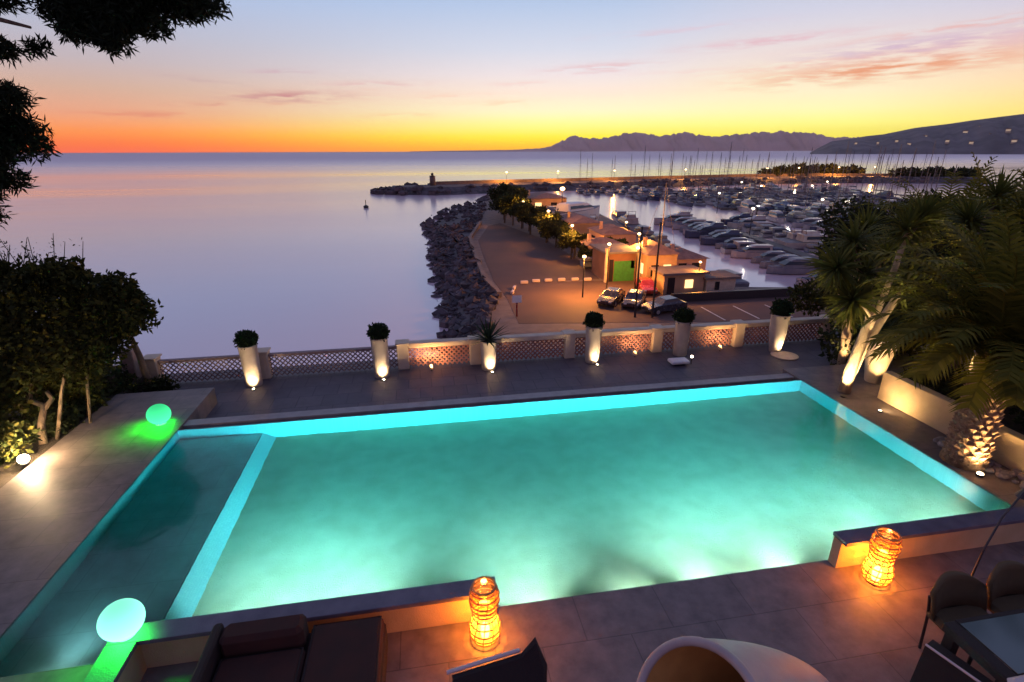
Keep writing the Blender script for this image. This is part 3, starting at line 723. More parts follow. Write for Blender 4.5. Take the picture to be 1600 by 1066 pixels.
def yucca(x, y, stems, label, group=None, L=.62, lamp=None, mt='paletrunk', n=75):
    t = thing('yucca_tree', (x,y,0), label, 'yucca', group)
    mb = MB(); heads = []
    for path, r0, r1 in stems:
        K = len(path); mb.tube(path, [r0+(r1-r0)*k/(K-1) for k in range(K)], 12); heads.append((path[-1], Vector(path[-1])-Vector(path[-2])))
    mb.smooth_build('trunk', mt, t)
    mb = MB()
    for h, d in heads:
        d = d.normalized(); sword(mb, h, n, L, .055, 1.4, d, 1.5); sword(mb, Vector(h)-d*.12, n//2, L*.9, .05, 2.2, d, 1.9)
    mb.build('crown','yucca',t)
    return t
Y1 = yucca(8.03,8.10,[
 ([(8.03,8.10,0),(8.10,8.12,.5),(8.20,8.14,1.0),(8.30,8.16,1.45),(8.22,8.2,1.9),(8.02,8.22,2.35)],.115,.065),
 ([(8.12,8.12,.35),(8.32,8.14,.95),(8.55,8.16,1.45),(8.74,8.16,1.85),(8.86,8.16,2.15)],.085,.055),
 ([(8.20,8.14,1.0),(8.36,8.1,1.7),(8.52,8.12,2.5),(8.66,8.2,3.15)],.06,.045),
 ([(8.22,8.2,1.9),(7.9,8.3,2.5),(7.72,8.32,2.95)],.06,.04),
 ([(8.02,8.22,2.2),(7.6,8.2,2.35),(7.36,8.18,2.5)],.05,.04),
 ([(8.3,8.16,1.5),(7.95,8.0,1.75),(7.6,7.95,1.95)],.05,.04),
 ([(8.66,8.2,2.9),(9.0,8.3,3.35)],.05,.04)], 'pale multi stemmed yucca lit from below at the far right pool corner','yuccas at the right side of the terrace', L=.58)
point('yucca_lamp',(7.80,7.86,.06),420,(1,.72,.36),.03,Y1,'SPOT',cone=100,blend=.9,aim=(8.2,8.12,2.2))
mb = MB(); mb.lathe([(.045,0),(.05,.03),(.04,.035)],14,(7.84,7.90,0)); mb.build('uplight','darkmetal',Y1)
Y2 = yucca(9.45,9.75,[
 ([(9.45,9.75,-.35),(9.42,9.75,.3),(9.36,9.75,.85),(9.3,9.75,1.1)],.10,.12),
 ([(9.36,9.75,.8),(9.1,9.8,1.4),(8.9,9.8,1.9)],.07,.05),
 ([(9.36,9.75,.8),(9.7,9.8,1.6),(9.95,9.8,2.3)],.07,.05),
 ([(9.36,9.75,.9),(9.5,9.9,1.9),(9.5,10,2.9)],.06,.05)], 'shorter lit yucca trunk with a swollen head behind the multi stemmed one','yuccas at the right side of the terrace', L=.6)
point('yucca_lamp',(9.15,9.4,-.2),120,(1,.62,.30),.03,Y2,'SPOT',cone=70,blend=.8,aim=(9.4,9.75,.9))
Y3 = yucca(10.3,7.95,[
 ([(10.3,7.95,.0),(10.2,8.0,1.2),(10.0,8.0,2.4),(9.7,8.0,3.3)],.11,.06),
 ([(10.2,8.0,1.2),(10.7,8.1,2.3),(11.0,8.1,3.3)],.08,.05),
 ([(10.05,8.0,2.2),(10.4,8.3,3.0),(10.5,8.3,3.7)],.06,.05),
 ([(10.2,8.0,1.2),(9.8,7.7,1.9),(9.5,7.6,2.6)],.06,.05)], 'dark yucca behind the tall cone shaped pot','yuccas at the right side of the terrace', L=.62, mt='bark')
# tall cone shaped pot
t = thing('cone_pot',(9.0,8.45,0),'tall pale cone shaped pot beside the yucca trunks, lit warm','pot')
mb = MB(); mb.lathe([(.14,0),(.15,.02),(.30,.98),(.32,1.02),(.33,1.05),(.29,1.05),(.27,.98)],32,(9.0,8.45,0)); mb.smooth_build('pot','cream',t)
mb = MB(); mb.lathe([(.27,.96),(.2,.99)],20,(9.0,8.45,0)); mb.build('soil','soil',t)
mb = MB(); sword(mb,(9.0,8.45,.98),50,.5,.05,1.3); mb.build('foliage','agave',t)
point('pot_lamp',(8.72,7.98,.1),60,(1,.64,.28),.03,t,'SPOT',cone=90,blend=.8,aim=(9.0,8.4,.9))

def bush(name, blobs, n, size, m, label, cat='shrub', group=None, stems=None, aspect=.5):
    c = blobs[0][0]; t = thing(name, (c[0],c[1],c[2]-blobs[0][1][2]), label, cat, group)
    mb = MB(); tot = sum(b[1][0]*b[1][1] for b in blobs)
    for bc, br in blobs:
        p = blob_points(bc, br, int(n*br[0]*br[1]/tot), G, .45); leaf_cards(mb, p, size, aspect)
    mb.build('foliage', m, t)
    if stems:
        mb = MB()
        for path, r0, r1 in stems: mb.tube(path,[r0+(r1-r0)*k/(len(path)-1) for k in range(len(path))],9)
        mb.smooth_build('stem' if cat=='shrub' else 'trunk','bark' if not isinstance(stems,tuple) else 'paletrunk',t)
    return t
bush('shrub',[((12.0,6.6,1.3),(1.5,1.1,1.1)),((10.9,7.0,1.0),(.8,.8,.8)),((12.4,4.8,1.2),(1.2,1.3,1.0))],9000,.13,'shrub_dark','dark shrub mass filling the raised bed behind the upper wall',group='dark shrubs behind the right garden walls',stems=[([(12,6.6,.3),(12,6.6,1.2)],.05,.02)])
bush('shrub',[((9.9,9.9,.3),(.8,.6,.7)),((10.9,10.6,.5),(.9,.7,.9)),((12.0,10.6,.6),(1.0,.9,1.2))],6000,.12,'shrub_dark','dark shrub at the right end of the balustrade behind the yuccas',group='dark shrubs behind the right garden walls',stems=[([(10.9,10.6,-.35),(10.9,10.6,.5)],.05,.02)])
bush('shrub',[((9.2,5.2,.62),(.35,.8,.3)),((9.3,3.8,.6),(.4,.9,.3)),((9.2,6.8,.6),(.35,.7,.28))],4200,.09,'shrub_dark','low planting in the raised bed between the two garden walls',group='dark shrubs behind the right garden walls')
bush('shrub',[((8.95,7.55,.32),(.3,.28,.28))],700,.09,'shrub','small lit tuft at the foot of the cone shaped pot',group='dark shrubs behind the right garden walls')
bush('shrub',[((11.2,9.0,2.0),(1.2,.8,1.1)),((12.6,8.4,1.7),(1.2,.9,1.1)),((10.2,9.2,1.2),(.7,.6,.9))],14000,.11,'shrub_dark','tall dark shrub between the yuccas and the right edge of the view',group='dark shrubs behind the right garden walls',stems=[([(11.4,8.9,-.35),(11.4,8.9,2)],.06,.03)])
# trees on the slope below the right of the terrace
def tree(name, x, y, z0, h, blobs, n, size, m, label, group, r=.16, cat='tree'):
    t = thing(name,(x,y,z0),label,cat,group)
    mb = MB(); mb.tube([(x,y,z0),(x+.1,y,z0+h*.5),(x-.05,y+.05,z0+h*.8)],[r,r*.75,r*.4],10)
    for bc, br in blobs[:5]:
        mb.tube([(x+.08,y,z0+h*.45),((x+bc[0])/2,(y+bc[1])/2,z0+h*.6),(bc[0],bc[1],bc[2])],[r*.45,r*.3,r*.12],7)
    mb.smooth_build('trunk','bark',t)
    mb = MB(); tot = sum(b[1][0]*b[1][1] for b in blobs)
    for bc, br in blobs:
        p = blob_points(bc, br, int(n*br[0]*br[1]/tot), G, .5); leaf_cards(mb,p,size,.5)
    mb.build('crown',m,t); return t
def cluster(x,y,z,R0,k,flat=.7):
    out = []
    for i in range(k):
        a = rnd.uniform(0,2*PI); q = R0*math.sqrt(rnd.uniform(.05,1)); s = R0*rnd.uniform(.32,.5)
        out.append(((x+q*math.cos(a),y+q*math.sin(a),z+rnd.uniform(-.4,.5)*R0*flat),(s,s,s*flat)))
    return out
tree('broadleaf_tree',18.0,17.5,-10,11.6,cluster(18.2,17.5,1.2,2.2,16),15000,.15,'shrub_dark','dark round tree below the terrace behind the yucca crowns','trees on the slope below the right side of the terrace')
tree('broadleaf_tree',22.6,19,-10,12.4,cluster(22.6,19,1.3,2.6,16),15000,.17,'shrub_dark','dark wide tree below the terrace at the right edge of the view','trees on the slope below the right side of the terrace')
tree('broadleaf_tree',14.4,14.8,-10,9.6,cluster(14.6,14.8,-.2,1.6,12),9000,.13,'shrub','smaller olive green tree just outside the right end of the balustrade','trees on the slope below the right side of the terrace')

# ------------------------------------------------------------------ left garden
# pine over the top left corner, trunk outside the frame
t = thing('pine_tree',(-8.9,8.6,-.06),'dark umbrella pine whose branches hang into the top left of the view','pine tree')
mb = MB(); mb.tube([(-8.9,8.6,-.1),(-8.7,8.5,2),(-8.2,8.4,4.5),(-7.6,8.3,6.6),(-7.2,8.2,8.4)],[.34,.30,.26,.2,.12],14)
BR = [([(-8.2,8.4,4.6),(-6.8,8.3,5.6),(-5.2,8.1,6.3),(-3.6,8.0,6.5),(-2.75,7.95,6.45)],.13,.03),
      ([(-8.4,8.4,3.6),(-7.2,8.2,4.3),(-5.9,8.0,4.9),(-5.3,7.9,5.0)],.09,.02),
      ([(-7.9,8.4,5.6),(-6.4,8.6,6.6),(-4.6,8.8,7.2),(-3.0,8.8,7.2)],.1,.03),
      ([(-8.5,8.4,3.0),(-7.2,8.1,3.7),(-6.0,8.0,4.2)],.08,.02),
      ([(-5.2,8.1,6.3),(-4.7,7.8,5.95),(-4.3,7.7,5.85)],.04,.015),
      ([(-6.8,8.3,5.6),(-5.9,7.9,5.6),(-5.2,7.8,5.55)],.05,.02),
      ([(-3.9,8.0,6.45),(-3.5,7.9,6.1),(-3.3,7.9,5.95)],.03,.01)]
for p,a,b in BR: mb.tube(p,[a+(b-a)*k/(len(p)-1) for k in range(len(p))],8)
mb.smooth_build('trunk','bark',t)
mb = MB(); g = G
clumps = []
def along(a,b,n,r):
    for i in range(n):
        q = Vector(a).lerp(Vector(b),i/max(1,n-1)); clumps.append(((q.x+g.uniform(-.08,.08),q.y+g.uniform(-.3,.3),q.z+g.uniform(-.07,.07)),r*g.uniform(.75,1.15)))
along((-4.3,8,6.6),(-2.75,8,6.35),9,.30); along((-4.1,8,6.9),(-2.5,8.1,6.75),8,.36); along((-4.0,7.9,6.2),(-3.3,7.9,6.05),5,.24)
along((-3.95,7.9,5.95),(-3.55,7.9,5.85),3,.17); along((-4.4,8.3,7.3),(-2.9,8.3,7.25),6,.4)
along((-5.4,7.9,6.35),(-4.75,7.9,6.25),4,.22); along((-5.3,7.8,5.72),(-4.55,7.8,5.62),4,.16)
along((-5.6,7.9,5.2),(-5.0,7.9,4.85),4,.27); along((-5.7,7.9,4.75),(-5.05,7.9,4.55),4,.28); along((-6.2,8,4.35),(-5.4,8,4.1),4,.26); along((-6.0,8,3.95),(-5.6,8,3.75),2,.20)
along((-7.4,8.2,5.6),(-5.9,8.2,5.9),7,.4); along((-7.6,8.2,4.6),(-6.2,8.1,4.6),6,.4); along((-8.4,8.3,8.2),(-6.2,8.4,8.0),8,.6)
for (a,b,n_,r_) in (((-4.0,8,6.35),(-2.62,8,6.22),8,.27),((-4.1,8,6.05),(-3.1,8,5.98),7,.24),((-4.0,8,5.85),(-3.55,8,5.78),4,.17),((-4.2,8,6.6),(-2.6,8,6.5),8,.34),((-5.4,8,6.3),(-4.7,8,6.2),4,.22),((-5.5,8,5.72),(-4.6,8,5.68),5,.17),((-5.6,8,5.15),(-4.88,8,5.08),5,.24),((-5.6,8,4.85),(-4.98,8,4.75),5,.24),((-5.7,8,4.5),(-5.15,8,4.42),4,.22),((-5.9,8,4.15),(-5.42,8,4.05),4,.18)): along(a,b,n_,r_)
for c,r in clumps:
    n = int(1300*(r/.3)**2); d = g.normal(size=(n,3)); d /= np.linalg.norm(d,axis=1)[:,None]
    q = g.uniform(.15,1,(n,1))**.6
    leaf_cards(mb, np.array(c)+d*q*np.array([r*1.15,r,r*.72]), .085, .22)
mb.build('crown','pine',t)
# shrubs and small tree at the left edge of the deck
bl = [((-6.3,9.25,1.15),(.6,.35,.32)),((-6.9,9.0,1.0),(.5,.35,.40)),((-5.75,9.5,1.2),(.45,.4,.28)),((-7.3,8.8,.75),(.5,.4,.6)),((-6.15,9.5,.85),(.32,.3,.3)),((-6.35,9.75,2.15),(.75,.7,.62)),((-5.62,9.7,2.02),(.62,.6,.52)),((-5.22,9.7,1.85),(.50,.5,.42)),((-7.1,9.7,2.2),(.7,.7,.6)),((-5.85,9.6,1.5),(.62,.6,.42)),
      ((-6.7,9.5,1.45),(.7,.6,.5)),((-7.6,9.5,1.9),(.7,.7,.8)),((-5.25,9.7,2.3),(.34,.4,.25)),((-6.0,9.7,2.55),(.42,.4,.3)),((-7.35,9.6,2.7),(.6,.5,.25))]
t = thing('garden_tree',(-6.5,9.4,-.06),'round crowned dark tree beside the left deck, seen against the sea','tree')
mb = MB(); st = [([(-6.42,8.75,-.06),(-6.46,8.9,.25),(-6.40,9.0,.52),(-6.62,9.05,.62),(-6.72,9.1,.72)],.06,.035),
 ([(-6.40,9.0,.48),(-6.28,9.05,.62),(-6.36,9.1,.74)],.045,.03),
 ([(-6.62,9.05,.60),(-6.55,9.2,1.0),(-6.35,9.4,1.6)],.03,.02),([(-6.3,8.9,-.06),(-6.15,9.1,.7),(-6.0,9.4,1.4)],.03,.02),
 ([(-6.0,9.3,-.06),(-5.9,9.4,.8),(-5.7,9.5,1.6)],.025,.018),([(-6.9,9.2,-.06),(-7.0,9.4,1.2),(-6.9,9.6,2)],.035,.02)]
for p,a,b in st: mb.tube(p,[a+(b-a)*k/(len(p)-1) for k in range(len(p))],9)
mb.smooth_build('trunk','bark',t)
mb = MB(); tot = sum(b[1][0]*b[1][1] for b in bl)
for bc,br in bl: leaf_cards(mb, blob_points(bc,br,int(30000*br[0]*br[1]/tot),G,.35), .085, .55)
mb.build('crown','shrub',t)
t = thing('bare_shrub',(-7.1,9.9,-.06),'sparse twiggy shrub tips standing above the round tree crown','shrub')
mb = MB()
for i in range(34):
    x = rnd.uniform(-7.3,-5.9); y = rnd.uniform(9.7,10.2); z = 2.3+rnd.uniform(0,.2); a = rnd.uniform(-.4,.5)
    mb.tube([(x,y,z-.4),(x+a*.3,y,z+.2),(x+a*.8,y,z+rnd.uniform(.35,.75))],[.012,.008,.004],5)
    p = [(x+a*.8*k+rnd.uniform(-.05,.05),y+rnd.uniform(-.05,.05),z+.15+.5*k) for k in np.linspace(0,1,7)]; leaf_cards(mb,p,.05,.4)
mb.build('twigs','shrub_dark',t)
bush('shrub',[((-6.75,8.2,.3),(.5,.45,.45)),((-7.0,9.3,.5),(.6,.6,.7)),((-7.2,7.3,.3),(.7,.6,.5)),((-6.9,10.2,.5),(.6,.6,.7))],7500,.085,'shrub','green low shrubs behind the left ground spotlight',group='shrubs along the left deck')
bush('shrub',[((-6.55,9.9,.15),(.4,.6,.3)),((-6.5,9.2,.1),(.35,.4,.25)),((-6.5,10.9,.0),(.5,.5,.4))],4200,.085,'shrub_dark','dark creeping shrub along the edge of the left deck',group='shrubs along the left deck')
bush('shrub',[((-6.62,7.0,.1),(.42,.7,.3)),((-6.7,5.9,.1),(.45,.6,.3))],3200,.08,'shrub_dark','dark shrub at the left edge of the view next to the deck',group='shrubs along the left deck')
t = thing('climbing_shrub',(-6.9,10.3,-.06),'dense tangle of dark stems and leaves under the round crown','shrub')
mb = MB()
for i in range(26):
    x=rnd.uniform(-7.6,-6.25); y=rnd.uniform(9.5,10.4); P=[(x,y,-.06)]
    for k in range(5): x+=rnd.uniform(-.14,.16); y+=rnd.uniform(-.1,.1); P.append((x,y,.32*(k+1)))
    mb.tube(P,[.03,.026,.022,.02,.016,.01],6)
mb.smooth_build('stem','bark',t)
mb = MB()
for c_,r_,n_ in (((-7.0,10.1,.7),(.75,.4,.75),5200),((-6.5,10.0,1.2),(.55,.4,.4),2600),((-7.6,9.7,.9),(.6,.5,.9),3600),((-6.35,9.9,.45),(.3,.3,.45),1400)): leaf_cards(mb, blob_points(c_,r_,n_,G,.3), .085, .5)
mb.build('foliage','shrub',t)
# little dark tree against the sea and stucco posts at the left end
t = thing('slim_tree',(-5.90,11.3,-.35),'slim dark leaning trunk between the round tree and the balustrade','tree')
mb = MB(); mb.tube([(-5.90,11.3,-.35),(-5.97,11.3,.1),(-5.99,11.3,.5),(-6.0,11.2,.9),(-6.0,11.0,1.5)],[.085,.07,.06,.05,.04],10); mb.smooth_build('trunk','bark',t)
mb = MB(); 
for c_,r_ in (((-6.0,10.9,1.55),(.45,.4,.3)),((-5.8,10.9,1.75),(.35,.35,.25))): leaf_cards(mb, blob_points(c_,r_,1500,G,.3), .08, .5)
leaf_cards(mb, blob_points((-5.75,11.25,-.22),(.34,.2,.2),700,G,.3), .08, .5)
mb.build('crown','shrub_dark',t)
tag(MB().box(-6.42,-6.16,11.35,11.6,-.35,.60,.02).build('gate_post','woodlattice',loc=(-6.3,11.47,-.35)),'short stucco post behind the slim dark trunk','post')
tag(MB().box(-7.3,-6.45,11.0,11.2,-.3,.22,.02).build('low_wall','quaystone',loc=(-6.7,11.1,-.3)),'low pale stucco wall half hidden under the round tree','wall')
t = tag(MB().box(-4.56,-4.40,9.98,10.12,-.35,-.04,.02).build('step_post','cream',loc=(-4.48,10.05,-.35)),'stubby lit stucco post at the step down to the far deck','post')
# ground spotlight, left
t = thing('ground_spotlight',(-6.22,8.02,0),'bright spotlight on the ground at the edge of the left deck','spotlight')
mb = MB(); mb.lathe([(.05,.0),(.06,.02),(.055,.03)],16,(-6.22,8.02,0)); mb.build('base','darkmetal',t)
mb = MB(); mb.ball((-6.22,8.02,.10),.075,16,(1,1,.9)); mb.smooth_build('lamp_glass','spotglow',t)
point('ground_spot_lamp',(-6.18,8.02,.22),110,(1,.68,.36),.05,t)
point('ground_spot_beam',(-6.18,8.06,.2),70,(1,.68,.36),.04,t,'SPOT',cone=95,blend=.9,aim=(-6.45,9.0,.9))

# ================================================================== SHORE AND HARBOUR
# rubble slope left of the quay
wl = [(-16,9),(-8,16),(-3,28),(-.2,38),(.9,47),(.8,58),(.8,75),(.5,102),(-.2,131),(6,158),(18,184),(25,199),(40,200)]
qe = [(-9,12.8),(-6,18),(-2,26),(2.5,36),(5.2,44.2),(7.2,52),(6.7,60),(7.2,76),(7.9,91),(12,111),(16,135),(21,175),(30,192)]
mb = MB(); v=[];f=[]
for i in range(len(wl)):
    a = Vector((*wl[i],-12.2)); b = Vector((*qe[i],-9.9)); v += [a, a.lerp(b,.5)+Vector((0,0,.25)), b]
for i in range(len(wl)-1):
    k=3*i; f += [(k,k+3,k+4,k+1),(k+1,k+4,k+5,k+2)]
mb.add(v,f); struct(mb.build('shore_slope','rock'))
mb = MB()
for i in range(len(wl)-1):
    A0,A1,B0,B1 = map(lambda p: Vector((*p,0)), (wl[i],wl[i+1],qe[i],qe[i+1])); L = (A1-A0).length
    n = int(L*7) if A0.y < 110 else int(L*2.6)
    for k in range(n):
        u, w = rnd.random(), rnd.random(); p = A0.lerp(A1,u).lerp(B0.lerp(B1,u),w); z = -11.9+2.0*w; r = (.26+.62*rnd.random()**2.2)*(.85+.005*A0.y)
        mb.ball((p.x,p.y,z), r, 7, (rnd.uniform(.8,1.2),rnd.uniform(.8,1.2),rnd.uniform(.75,1.1)), .26)
struct(mb.build('shore_rocks','rock'),'stuff')
# low wall along the car park edge
mb = MB(); e = [(6.9,60),(7.4,76),(8.1,91),(12.2,111)]
for a,b in zip([(7.6,52.5)]+e, e): mb.bar((*a,-9.7),(*b,-9.7),.5,.62)
tag(mb.build('parapet','quaystone',loc=(7.4,76,-10)),'long pale parapet between the harbour car park and the rocks','parapet')
# white barrier blocks at the end of the car park
for i,(x,y) in enumerate([(11.3,58.0),(12.8,58.4),(14.3,58.5),(15.9,58.5),(17.5,58.4),(19.0,58.1),(9.7,55.6),(9.2,53.8)]):
    mb = MB(); mb.box(-.45,.45,-.14,.14,0,.34,.05)
    o = mb.build('concrete_block','pinkrail'); o.location=(x,y,-9.975); o.rotation_euler.z = 0 if i<6 else 1.2
    tag(o,'white concrete block closing the near end of the harbour car park','barrier','white blocks at the end of the car park')
# dark parapet along the basin
tag(MB().box(24.5,40,47.4,47.8,-10,-9.1).build('quay_parapet','darkmetal',loc=(32,47.6,-10)),'dark railing wall between the parking bays and the inner basin','parapet')
# breakwater
cl = [(-8,226),(6,226),(34,234),(80,243),(120,252),(170,262),(215,262),(280,240)]
mb = MB(); v=[];f=[]
for i,(x,y) in enumerate(cl):
    t_ = 1 if i else .5
    for dy,z in ((-19*t_,-12),(-11*t_,-8.9),(9*t_,-8.9),(17*t_,-12)): v.append((x+(-3 if i==0 else 0),y+dy,z))
for i in range(len(cl)-1):
    k=4*i
    for j in range(3): f.append((k+j,k+4+j,k+5+j,k+1+j))
f.append((0,1,2,3)); mb.add(v,f); struct(mb.build('breakwater','rock'))
mb = MB()
for i in range(len(cl)-1):
    a=Vector((*cl[i],0)); b=Vector((*cl[i+1],0)); n=int((b-a).length*1.0)
    for k in range(n):
        p=a.lerp(b,rnd.random()); s=rnd.choice((-15,-13,-11,12,14)); mb.ball((p.x,p.y+s,-10.6+(abs(s)<13)*1.2),rnd.uniform(1.,2.0),7,(1.2,1,.75),.25)
for k in range(30):
    a=rnd.uniform(PI*.5,PI*1.5); mb.ball((-9+9*math.cos(a),225+9*math.sin(a),-10.8),rnd.uniform(1,1.8),7,(1.2,1,.8),.25)
struct(mb.build('breakwater_rocks','rock'),'stuff')
mb = MB()
for a,b in zip(cl[1:-1],cl[2:]): mb.bar((a[0],a[1]+7,-8.3),(b[0],b[1]+7,-8.3),1.2,1.3)
tag(mb.build('breakwater_wall','quaystone',loc=(100,255,-8.9)),'long low wall along the top of the outer breakwater','wall')
t = thing('harbour_beacon',(5.5,228,-8.9),'small squat beacon tower on the breakwater tip','beacon')
mb = MB(); mb.lathe([(1.25,-8.9),(1.15,-5.6),(1.0,-5.3)],14,(5.5,228,0)); mb.smooth_build('tower','quaystone',t)
mb = MB(); mb.lathe([(1.3,-5.3),(1.3,-5.1),(.5,-5.0),(.5,-4.2),(.1,-3.9)],12,(5.5,228,0)); mb.build('lantern_room','darkmetal',t)
# rocky island fort behind the marina
tree('shore_trees',215,272,-9,6,[((195,272,-7.2),(11,4,2.0)),((208,272,-6.4),(12,4,2.6)),((222,272,-6.2),(10,4,2.7)),((236,268,-6.6),(8,4,2.0))],2600,2.0,'shrub_dark','dark clump of trees on the breakwater in front of the far hills','trees on the outer breakwater',.5)
tree('shore_trees',262,250,-9,5,[((255,250,-7.4),(9,4,1.8)),((270,248,-7.0),(8,4,2.0)),((285,245,-7.4),(9,4,1.8))],1800,2.0,'shrub_dark','second clump of trees at the landward end of the breakwater','trees on the outer breakwater',.5)

# lamps of the harbour
def street_lamp(x,y,z,h,label,power,glow='lampglow',colr=(1,.38,.06),r=.22,group='street lamps on the harbour quay',thin=.06,arm=0):
    t = thing('street_lamp',(x,y,z),label,'street lamp',group)
    mb = MB(); mb.tube([(x,y,z),(x,y,z+h)],[thin*1.3,thin],8); 
    if arm: mb.tube([(x,y,z+h),(x+arm,y,z+h+.1)],thin*.7,6)
    mb.build('pole','darkmetal',t)
    mb = MB(); mb.ball((x+arm,y,z+h+.12),r,10,(1,1,.7)); mb.smooth_build('lamp_head',glow,t)
    if power: point('street_lamp_light',(x+arm,y,z+h-.35),power,colr,.25,t)
    return t
Q=-10
SL=[(19.6,53.2,5.0,'tall sodium lamp beside the green gate house',2600,.20),(22.6,52.6,4.6,'sodium lamp in front of the yellow lit house',2600,.2),
    (25.6,59.5,5.0,'lamp between the yellow lit house and the basin',1700,.2),(20.6,71,4.6,'lamp beside the pink kiosk in the tree row',1500,.22),
    (20.8,86,5.0,'lamp half way along the tree row',1500,.26),(19.8,103,5.0,'lamp at the far half of the tree row',1300,.3),
    (23,128,5.0,'lamp at the far end of the tree row',1200,.35),(33,123,6.0,'bright lamp by the hauled out motor yacht',1600,.6),
    (30.5,76,4.2,'lamp by the basin steps behind the houses',900,.2),(29,50.8,3.2,'low lamp by the dark railing wall',350,.15),(16.2,51.0,4.2,'lone lamp on the access road in front of the white blocks',1700,.2)]
PW={'tall sodium lamp beside the green gate house':.45,'sodium lamp in front of the yellow lit house':.6,'lone lamp on the access road in front of the white blocks':3.4}
for x,y,h,l,p,r in SL: street_lamp(x,y,Q,h,l,p*PW.get(l,2.2),r=r)
for i,x in enumerate((38,62,90,128,176,196,222,244)):
    yy = 236+ (x-34)*.13; s = 'ABCDEFGH'
    street_lamp(x,min(yy,260),-8.9,4.5,'sodium lamp on the outer breakwater, %s from its tip' % ('first','second','third','fourth','fifth','sixth','seventh','eighth')[i],16000,r=.42,group='street lamps on the outer breakwater')
# two dark flagpole masts on the quay
for x,y,h,l in ((18.9,43.4,8.1,'thick dark pole nearest the terrace, in front of the yellow lit house'),(20.4,43.0,8.5,'dark pole right of the thick one, rising past the basin')):
    t = thing('flagpole',(x,y,Q),l,'pole','dark poles on the quay below the terrace')
    mb = MB(); mb.tube([(x,y,Q),(x,y,Q+h)],[.11,.07],8); mb.build('shaft','darkmetal',t); mb = MB(); mb.ball((x,y,Q+h+.08),.12,8); mb.build('finial','darkmetal',t)
# sign post near the rocks
t = thing('signpost',(8.2,45.6,Q),'white notice board on a red post beside the rocks','sign')
mb = MB(); mb.box(8.13,8.27,45.55,45.65,Q,Q+1.7); mb.build('post','carred',t); mb = MB(); mb.box(7.75,8.65,45.5,45.545,Q+1.35,Q+2.05,.02); mb.build('board','white',t)

# houses along the quay
def house(name,x0,x1,y0,y1,h,m,roof,label,kind='hip',wins=(),lit=(),pitch=.9,group='harbour buildings along the quay'):
    cx,cy=(x0+x1)/2,(y0+y1)/2; t = thing(name,(cx,cy,Q),label,'building',group)
    mb = MB(); mb.box(x0,x1,y0,y1,Q,Q+h); mb.build('wall',m,t)
    mb = MB(); o=.35; z=Q+h
    if kind=='hip':
        a=min(x1-x0,y1-y0)*.42; v=[(x0-o,y0-o,z),(x1+o,y0-o,z),(x1+o,y1+o,z),(x0-o,y1+o,z)]
        if x1-x0>y1-y0: v+=[(x0+a,cy,z+pitch),(x1-a,cy,z+pitch)]; f=[(0,1,5,4),(2,3,4,5),(1,2,5),(3,0,4),(3,2,1,0)]
        else: v+=[(cx,y0+a,z+pitch),(cx,y1-a,z+pitch)]; f=[(0,1,4),(1,2,5,4),(2,3,5),(3,0,4,5),(3,2,1,0)]
        mb.add(v,f)
    else: mb.box(x0-o,x1+o,y0-o,y1+o,z,z+.22); 
    rf_=mb.build('roof',roof,t)
    if kind=='hip': mb=MB(); mb.box(x0+.5,x0+.9,cy-.2,cy+.2,z+.1,z+pitch+.5); mb.build('chimney',m,rf_)
    for side,u,zz,w,hh,kindw in wins:   # side: 'S' faces the camera, 'W' faces the car park
        mb = MB()
        if side=='S': mb.box(x0+u,x0+u+w,y0-.06,y0+.0-.003,Q+zz,Q+zz+hh)
        else: mb.box(x0-.06,x0-.003,y0+u,y0+u+w,Q+zz,Q+zz+hh)
        mb.build('door' if kindw=='green' else 'window',{'d':'window','l':'winlit','green':'green','w':'white','r':'houserust'}[kindw],t)
    return t
h=house('gate_house',20.9,24.6,57.2,62.5,3.3,'houserust','roofslate','rust coloured gate house with a big green door and white posts',kind='flat',wins=[('S',.9,0,2.5,2.4,'green'),('S',.35,0,.45,2.6,'d'),('S',3.4-.45,1.5,.4,.9,'d')])
for x in (20.75,24.75):
    mb = MB(); mb.box(x-.16,x+.16,56.7,57.05,Q,Q+3.7); mb.box(x-.2,x+.2,56.66,57.09,Q+3.7,Q+4.0); mb.build('post','cream',h)
house('harbour_house',25.0,28.6,55.2,60.5,3.4,'houseochre','rooftile','ochre harbour house beside the lamp, lit yellow',wins=[('S',.5,.9,.9,1.3,'d'),('S',2.0,0,.9,2.2,'l'),('W',1.0,1.0,1.0,1.2,'l')],pitch=1.1)
house('harbour_house',28.9,33.0,56.5,61,2.5,'housepink','rooftile','low pink house with a tiled roof by the inner basin',wins=[('S',.6,.9,1.,1.1,'d'),('S',2.3,.9,1.,1.1,'d')],pitch=.9)
house('boat_store',25.0,29.6,50.6,53.6,2.1,'houseochre','quaystone','flat roofed tan store in front of the ochre house',kind='flat',wins=[('S',.4,0,.8,1.8,'d'),('S',2.4,.6,.9,.9,'l')])
house('boat_store',29.8,33.2,50.4,53.0,1.5,'cream','quaystone','long cream store beside the dark railing wall',kind='flat',wins=[('S',1.0,.3,.5,.9,'d')])
house('kiosk',21.6,26.4,66.5,70.5,2.7,'housepink','rooftile','pink kiosk with white awning between the trees and the gate house',wins=[('S',.4,.8,1.2,1.2,'w'),('W',.6,.6,1.6,1.4,'d'),('S',2.6,0,1.3,2.0,'w')],pitch=.7)
house('harbour_house',26.0,31.0,73,80,3.0,'housepink','rooftile','wide pink roofed clubhouse behind the kiosk',wins=[('W',1,1,1.5,1.2,'l'),('W',4,1,1.5,1.2,'d')],pitch=1.0)
house('harbour_house',25.0,30.0,86,96,3.0,'houseochre','rooftile','ochre shed in the middle of the tree row',wins=[('W',1,1,1.5,1.2,'l'),('W',5,1,1.5,1.2,'d')],pitch=.9)
